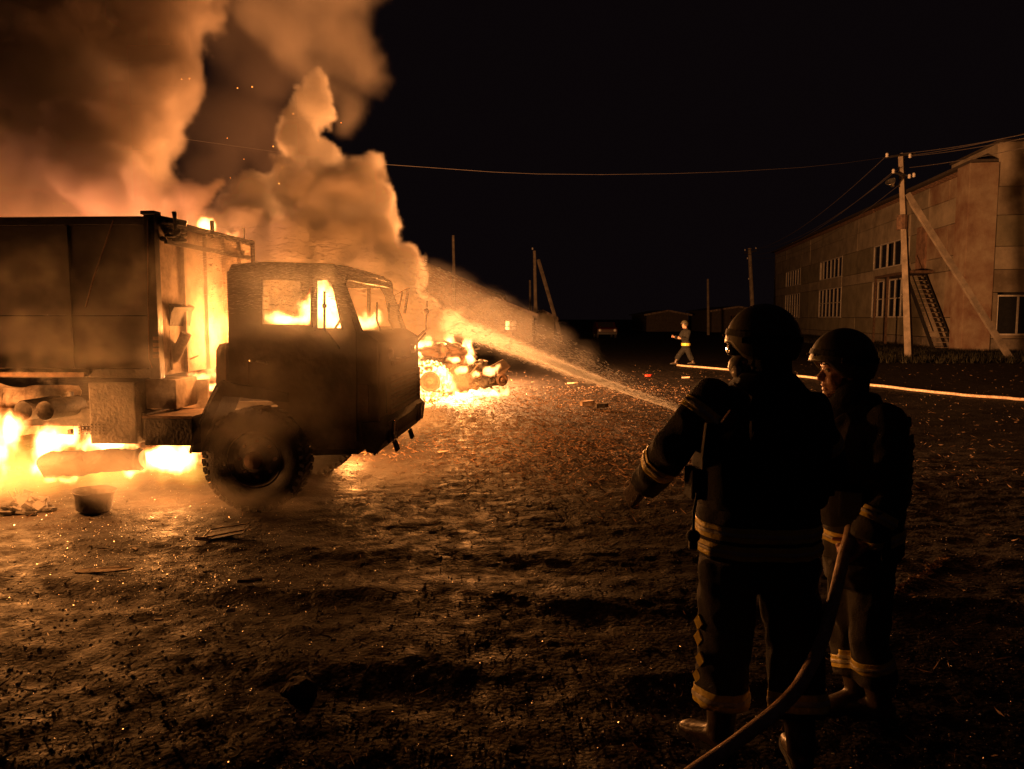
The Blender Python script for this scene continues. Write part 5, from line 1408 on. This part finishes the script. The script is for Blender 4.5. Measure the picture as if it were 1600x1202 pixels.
# ------------------------------------------------------------------ water jet
jp = [pt(1108, 660, 3.85), pt(1045, 630, 4.05), pt(940, 585, 4.5), pt(840, 540, 4.95), pt(740, 497, 5.4), pt(640, 455, 5.8), pt(540, 430, 6.1), pt(440, 420, 6.3), pt(330, 425, 6.45)]
jr = [0.010, 0.022, 0.085, 0.15, 0.21, 0.27, 0.33, 0.37, 0.38]
jpp = smoothpath(jp, 6)
jrr = [np.interp(i / 6, range(len(jr)), jr) for i in range(len(jpp))]
WM = smoke_mat('water_mist', 1.0, (0.95, 0.92, 0.92), 0.75)
mist = [(Vector(p), (r_ * 1.35, r_ * 1.3, r_ * 1.25), 1.0) for p, r_ in list(zip(jpp, jrr))[8::3]]
mist += [(Vector(p) - Vector((0, 0, .2)), (r_ * 1.8, r_ * 1.5, r_ * 1.9), 0.8) for p, r_ in list(zip(jpp, jrr))[30::5]]
jet = puff_volume('water_jet', mist, 0.035, WM, warp=0.05, warp_sc=2.0, fbm=0.35, fbm_sc=3.0, det=4, soft=1.3, stretch=(0.22, 0.5, 2.2), pad=0.05)
tag(jet, 'spray of water from the hose arcing over the yard onto the truck cab', 'water spray', kind='stuff')
WC = smoke_mat('water_core', 10.0, (0.95, 0.92, 0.9), 0.8)
corep = [(Vector(p) - Vector((0, 0, r_ * .5)), (r_ * 0.42 + .018, r_ * .42 + .018, r_ * .28 + .016), 1.0) for p, r_ in list(zip(jpp, jrr))[2:27:1]]
core = puff_volume('water_core', corep, 0.018, WC, warp=0.01, fbm=0.25, fbm_sc=4.0, soft=1.0, stretch=(0.2, 0.5, 2.5), pad=0.03, parent=jet)
core['kind'] = 'stuff'
m = bpy.data.materials.new('water_thread'); m.use_nodes = True; nt = m.node_tree
nt.nodes.remove(nt.nodes['Principled BSDF'])
vs_ = nt.nodes.new('ShaderNodeVolumeScatter'); vs_.inputs['Color'].default_value = (0.95, 0.92, 0.9, 1); vs_.inputs['Anisotropy'].default_value = 0.8; vs_.inputs['Density'].default_value = 30.0
nt.links.new(vs_.outputs[0], nt.nodes['Material Output'].inputs['Volume'])
th = MB().tube([p - Vector((0, 0, r_ * .5)) for p, r_ in zip(jpp[:22], jrr[:22])], [0.010 + 0.0012 * i for i in range(16)] + [0.026, .023, .019, .014, .009, .004], 12).build('water_thread', m, jet, True)
th['kind'] = 'stuff'
MT['drop'] = mat('water_drop', (0.9, 0.9, 0.9), 0.5, spec=1.0)
MT['drop'].node_tree.nodes['Principled BSDF'].inputs['Transmission Weight'].default_value = 0.8
dr = MB(); rd = random.Random(9)
for k in range(6000):
    t = rd.random() ** 0.6 * (len(jpp) - 2); i = int(t); fr_ = t - i
    c = jpp[i].lerp(jpp[i + 1], fr_); rr = jrr[i] * 1.0; d = (jpp[i + 1] - jpp[i]).normalized()
    a = rd.uniform(0, 2 * PI); rad_ = rr * rd.random() ** 0.6
    s1 = d.cross(Vector((0, 0, 1))).normalized(); s2 = s1.cross(d)
    c = c + s1 * math.cos(a) * rad_ + s2 * math.sin(a) * rad_
    d = (d + Vector((rd.uniform(-.12, .12), rd.uniform(-.12, .12), rd.uniform(-.14, .10)))).normalized()
    ln = rd.uniform(0.008, 0.028) * (0.4 + i / len(jpp)); wd = rd.uniform(0.0010, 0.0022)
    vs4 = [c - d * ln, c + d * ln, c + s1 * wd, c - s1 * wd, c + s2 * wd, c - s2 * wd]
    dr.add(vs4, [(0, 2, 4), (0, 4, 3), (0, 3, 5), (0, 5, 2), (1, 4, 2), (1, 3, 4), (1, 5, 3), (1, 2, 5)])
me = bpy.data.meshes.new('water_drops'); me.from_pydata(dr.v, [], dr.f); me.materials.append(MT['drop'])
o = bpy.data.objects.new('water_drops', me); C.objects.link(o); o.parent = jet; o['kind'] = 'stuff'

# ------------------------------------------------------------------ stones, glass bits, straw, sparks
def scatter(name, label, n, where, shape, m, seed):
    r_ = random.Random(seed); V = []; F = []
    for _ in range(n):
        x, y = where(r_)
        z = gh(x, y)
        M, vs, fs = shape(r_)
        k = len(V)
        V += [tuple((M @ v) + Vector((x, y, z))) for v in vs]
        F += [tuple(i + k for i in f_) for f_ in fs]
    me = bpy.data.meshes.new(name); me.from_pydata(V, [], F); me.materials.append(MT[m] if isinstance(m, str) else m)
    o = bpy.data.objects.new(name, me); C.objects.link(o)
    return tag(o, label, None, kind='stuff')
OCT = ([Vector(v) for v in ((1, 0, 0), (-1, 0, 0), (0, 1, 0), (0, -1, 0), (0, 0, 1), (0, 0, -1))], [(0, 2, 4), (2, 1, 4), (1, 3, 4), (3, 0, 4), (2, 0, 5), (1, 2, 5), (3, 1, 5), (0, 3, 5)])
def rotm(r_): return Matrix.Rotation(r_.uniform(0, 6.28), 4, 'Z') @ Matrix.Rotation(r_.uniform(-.5, .5), 4, 'X') @ Matrix.Rotation(r_.uniform(-.5, .5), 4, 'Y')
def stone(lo_, hi_):
    def f_(r_):
        s = lo_ + (hi_ - lo_) * r_.random() ** 3
        return rotm(r_) @ Matrix.Diagonal((s, s * r_.uniform(.6, 1), s * r_.uniform(.4, .8), 1)), OCT[0], OCT[1]
    return f_
def near(r_):
    px = r_.uniform(-60, 1660); py = 560 + 640 * r_.random() ** 0.8; p = gp(px, py); return p.x, p.y
MT['pebble'] = mat('pale_pebble', (0.30, 0.24, 0.18), 0.6, 0, 0.4, 40)
MT['clod'] = mat('dirt_clod', (0.07, 0.05, 0.035), 0.9, 0, 0.4, 20, 0.4, 90)
MT['glint'] = mat('wet_glass_bit', (0.8, 0.75, 0.7), 0.33, 0.9, 0.2, 40, spec=1.0)
MT['straw'] = mat('dry_straw', (0.20, 0.12, 0.07), 0.9, 0, 0.4, 20)
scatter('dirt_clods', 'loose clods of dirt over the yard', 11000, near, stone(0.003, 0.015), 'clod', 1)
scatter('pebbles', 'pale pebbles strewn over the dirt', 5000, near, stone(0.002, 0.009), 'pebble', 2)
def nearg(r_):
    if r_.random() < 0.45:
        p = gp(r_.gauss(260, 120), r_.gauss(880, 45)); return p.x, p.y
    return near(r_)
scatter('glass_bits', 'glinting bits of glass and wet grit on the dirt', 7000, nearg, stone(0.002, 0.0085), 'glint', 3)
def blade(r_):
    L_ = 0.015 + 0.055 * r_.random() ** 2; w_ = r_.uniform(0.0015, 0.0035)
    vs = [Vector((-L_, 0, 0)), Vector((0, w_, r_.uniform(0, .012))), Vector((L_, 0, r_.uniform(0, .02))), Vector((0, -w_, 0.0)), Vector((0, 0, -0.002))]
    return Matrix.Translation((0, 0, 0.008)) @ rotm(r_), vs, [(0, 3, 1), (1, 3, 2), (0, 1, 4), (1, 2, 4), (2, 3, 4), (3, 0, 4)]
def strawpos(r_):
    u = r_.random()
    if u < 0.8: p = gp(r_.gauss(880, 150), 604 + abs(r_.gauss(0, 75)))
    elif u < 0.88: p = gp(r_.uniform(900, 1600), r_.uniform(570, 760))
    elif u < .91: p = gp(r_.uniform(-50, 1650), r_.uniform(760, 1200))
    else: p = gp(r_.gauss(850, 220), 580 + abs(r_.gauss(0, 90)))
    return p.x, p.y
scatter('straw_litter', 'dry straw and splinters littering the dirt', 21000, strawpos, blade, 'straw', 4)
# grass along the workshop foot
MT['grass'] = mat('night_grass', (0.04, 0.038, 0.022), 0.8, 0, 0.4, 3)
def wpos(r_):
    t = r_.uniform(-6, 34); o_ = r_.uniform(0.4, 4.5)
    q = BCW + bd * t + Vector((-bd.y, bd.x, 0)) * o_
    if r_.random() < 0.4: q = pt(r_.uniform(1290, 1640), 560, r_.uniform(30, 40)); 
    return q.x, q.y
def tuft(r_):
    vs, fs = [], []
    for _ in range(5):
        a = r_.uniform(0, 6.28); h_ = r_.uniform(.08, .32); c = Vector((math.cos(a), math.sin(a), 0)); k = len(vs)
        n = Vector((-c.y, c.x, 0)) * .02
        vs += [c * .05 - n, c * .05 + n, c * r_.uniform(.1, .3) + Vector((0, 0, h_))]; fs.append((k, k + 1, k + 2))
    return Matrix.Identity(4), vs, fs
scatter('weeds', 'rough grass and weeds along the foot of the workshop', 5000, wpos, tuft, 'grass', 6)

# single pieces of debris
def slab(name, label, px, py, L_, W_, H_, rz_, m, tilt=0.05, cat='debris', jag=0.25, seed=1):
    r_ = random.Random(seed)
    p = on_ground(px, py); p.z += H_ * .3 + .012
    n = 9
    pts_ = []
    for k in range(n):
        a = 2 * PI * k / n
        x = L_ / 2 * math.copysign(abs(math.cos(a)) ** .6, math.cos(a)) * (1 + r_.uniform(-jag, jag)); y = W_ / 2 * math.copysign(abs(math.sin(a)) ** .6, math.sin(a)) * (1 + r_.uniform(-jag, jag))
        pts_.append((x, y))
    o = MB().plate(pts_, [], 0, H_, lambda u, w_, z: (u, z, w_ + 0.08 * L_ * math.sin(u * 3 / L_) * .5)).build(name, m, None, loc=p)
    o.rotation_euler = (tilt, tilt * .5, rz_)
    return tag(o, label, cat)
slab('flat_board', 'pale flat board lying on the dirt left of centre', 160, 893, 0.36, 0.09, 0.012, 0.05, 'wood', seed=2)
slab('torn_sheet', 'small orange scrap lying below the front wheel', 212, 860, 0.06, 0.025, 0.02, -0.6, 'scrap', .3, seed=3)
slab('torn_sheet', 'bent pale sliver beside the black panel on the dirt', 316, 846, 0.12, 0.035, 0.01, 0.6, 'scrap', .5, seed=4)
p = on_ground(352, 838)
pf_ = thing('scrap', 'dark bent frame panel lying below the front wheel', 'debris', p, 0.25)
MB().plate([(-.16, -.09), (.15, -.11), (.18, .08), (-.13, .11)], [], 0.02, 0.03, lambda u, w_, z: (u, z, w_ + u * .15)).build('sheet', 'char', pf_)
MB().tube([(-.16, -.09, .03), (.15, -.11, .075), (.18, .08, .08), (-.13, .11, .04), (-.16, -.09, .03)], 0.007, 6).build('rim', 'scrap', pf_)
slab('wood_splinter', 'pointed pale splinter on the dirt below the truck bumper', 392, 910, 0.13, 0.022, 0.02, 0.35, 'wood', .2, jag=.5, seed=5)
slab('wood_splinter', 'thin bright splinter right of the front wheel', 652, 776, 0.14, 0.018, 0.012, 0.0, 'scrap', seed=6)
slab('wood_splinter', 'short splinter nearer than the thin bright one', 665, 786, 0.08, 0.02, 0.012, 0.2, 'scrap', seed=7)
slab('torn_sheet', 'flat greenish sheet lying right of the bumper', 693, 708, 0.16, 0.08, 0.01, 0.0, 'ash', seed=8)
slab('torn_sheet', 'crumpled rag-like lump on the straw beyond the spray', 918, 636, 0.30, 0.16, 0.10, 0.1, 'ash', jag=.5, seed=9)
slab('brick_piece', 'dark brick-like chunk beside the crumpled lump on the straw', 940, 638, 0.26, 0.12, 0.08, 0.1, 'char', seed=10)
slab('torn_sheet', 'pale curled strip on the ground under the spray', 895, 601, 0.30, 0.10, 0.03, -.2, 'scrap', seed=12)
slab('plastic_piece', 'small red plastic piece on the ground beyond the spray', 1014, 590, 0.22, 0.08, 0.05, .1, 'red', seed=13)
slab('torn_sheet', 'pale curved strip near the foreground firefighter shoulder', 1072, 592, 0.28, 0.06, 0.04, -.3, 'scrap', seed=14)
slab('torn_sheet', 'tiny pale scrap in the dark lower left dirt', 240, 1073, 0.035, 0.018, 0.012, .4, 'scrap', seed=15)
slab('torn_sheet', 'curled twig-like scrap in the middle of the dark dirt', 360, 955, 0.07, 0.02, 0.015, .5, 'scrap', .3, jag=.5, seed=16)
slab('torn_sheet', 'smooth pale chip on the dark dirt left', 248, 968, 0.05, 0.018, 0.012, .1, 'scrap', seed=17)
p = on_ground(470, 1085)
o = MB().ball((0, 0, 0.03), 0.09, 0.07, 0.05, seg=20, rings=12).build('dirt_lump', 'clod', None, loc=p); crumple(o, 0.03, 14, 3)
tag(o, 'rounded wet dirt lump in the dark foreground', 'dirt lump')
p0, p1 = on_ground(875, 995), on_ground(902, 1008)
o = MB().tube([p0 + Vector((0, 0, .01)), p0.lerp(p1, .5) + Vector((0, 0, .03)), p1 + Vector((0, 0, .01))], 0.003, 6).build('twig', 'straw', None)
tag(o, 'thin twig lying on the dark dirt in the middle foreground', 'twig')
# ridge of dry grass edging the rut at the right
def ridge(r_):
    t = r_.random(); p = gp(1370 + 110 * t, 950 - 75 * t + r_.gauss(0, 2.5)); return p.x, p.y
scatter('rut_edge_straw', 'dry straw edging a rut behind the firefighters', 260, ridge, blade, 'straw', 8)
# sparks in the smoke
sp = MB(); r_ = random.Random(31)
for (px, py) in ((284, 124), (296, 123), (355, 216), (371, 138), (394, 136), (381, 249), (458, 178), (427, 229), (497, 220), (533, 192), (441, 262), (436, 287), (360, 278), (100, 318), (122, 360), (146, 470), (192, 490), (137, 431), (600, 300)) :
    sp.ball(pt(px, py, r_.uniform(7, 9.5)), r_.uniform(.002, .0045), seg=6, rings=4)
tag(sp.build('sparks', 'ember', None), 'orange sparks drifting through the smoke', None, kind='stuff')
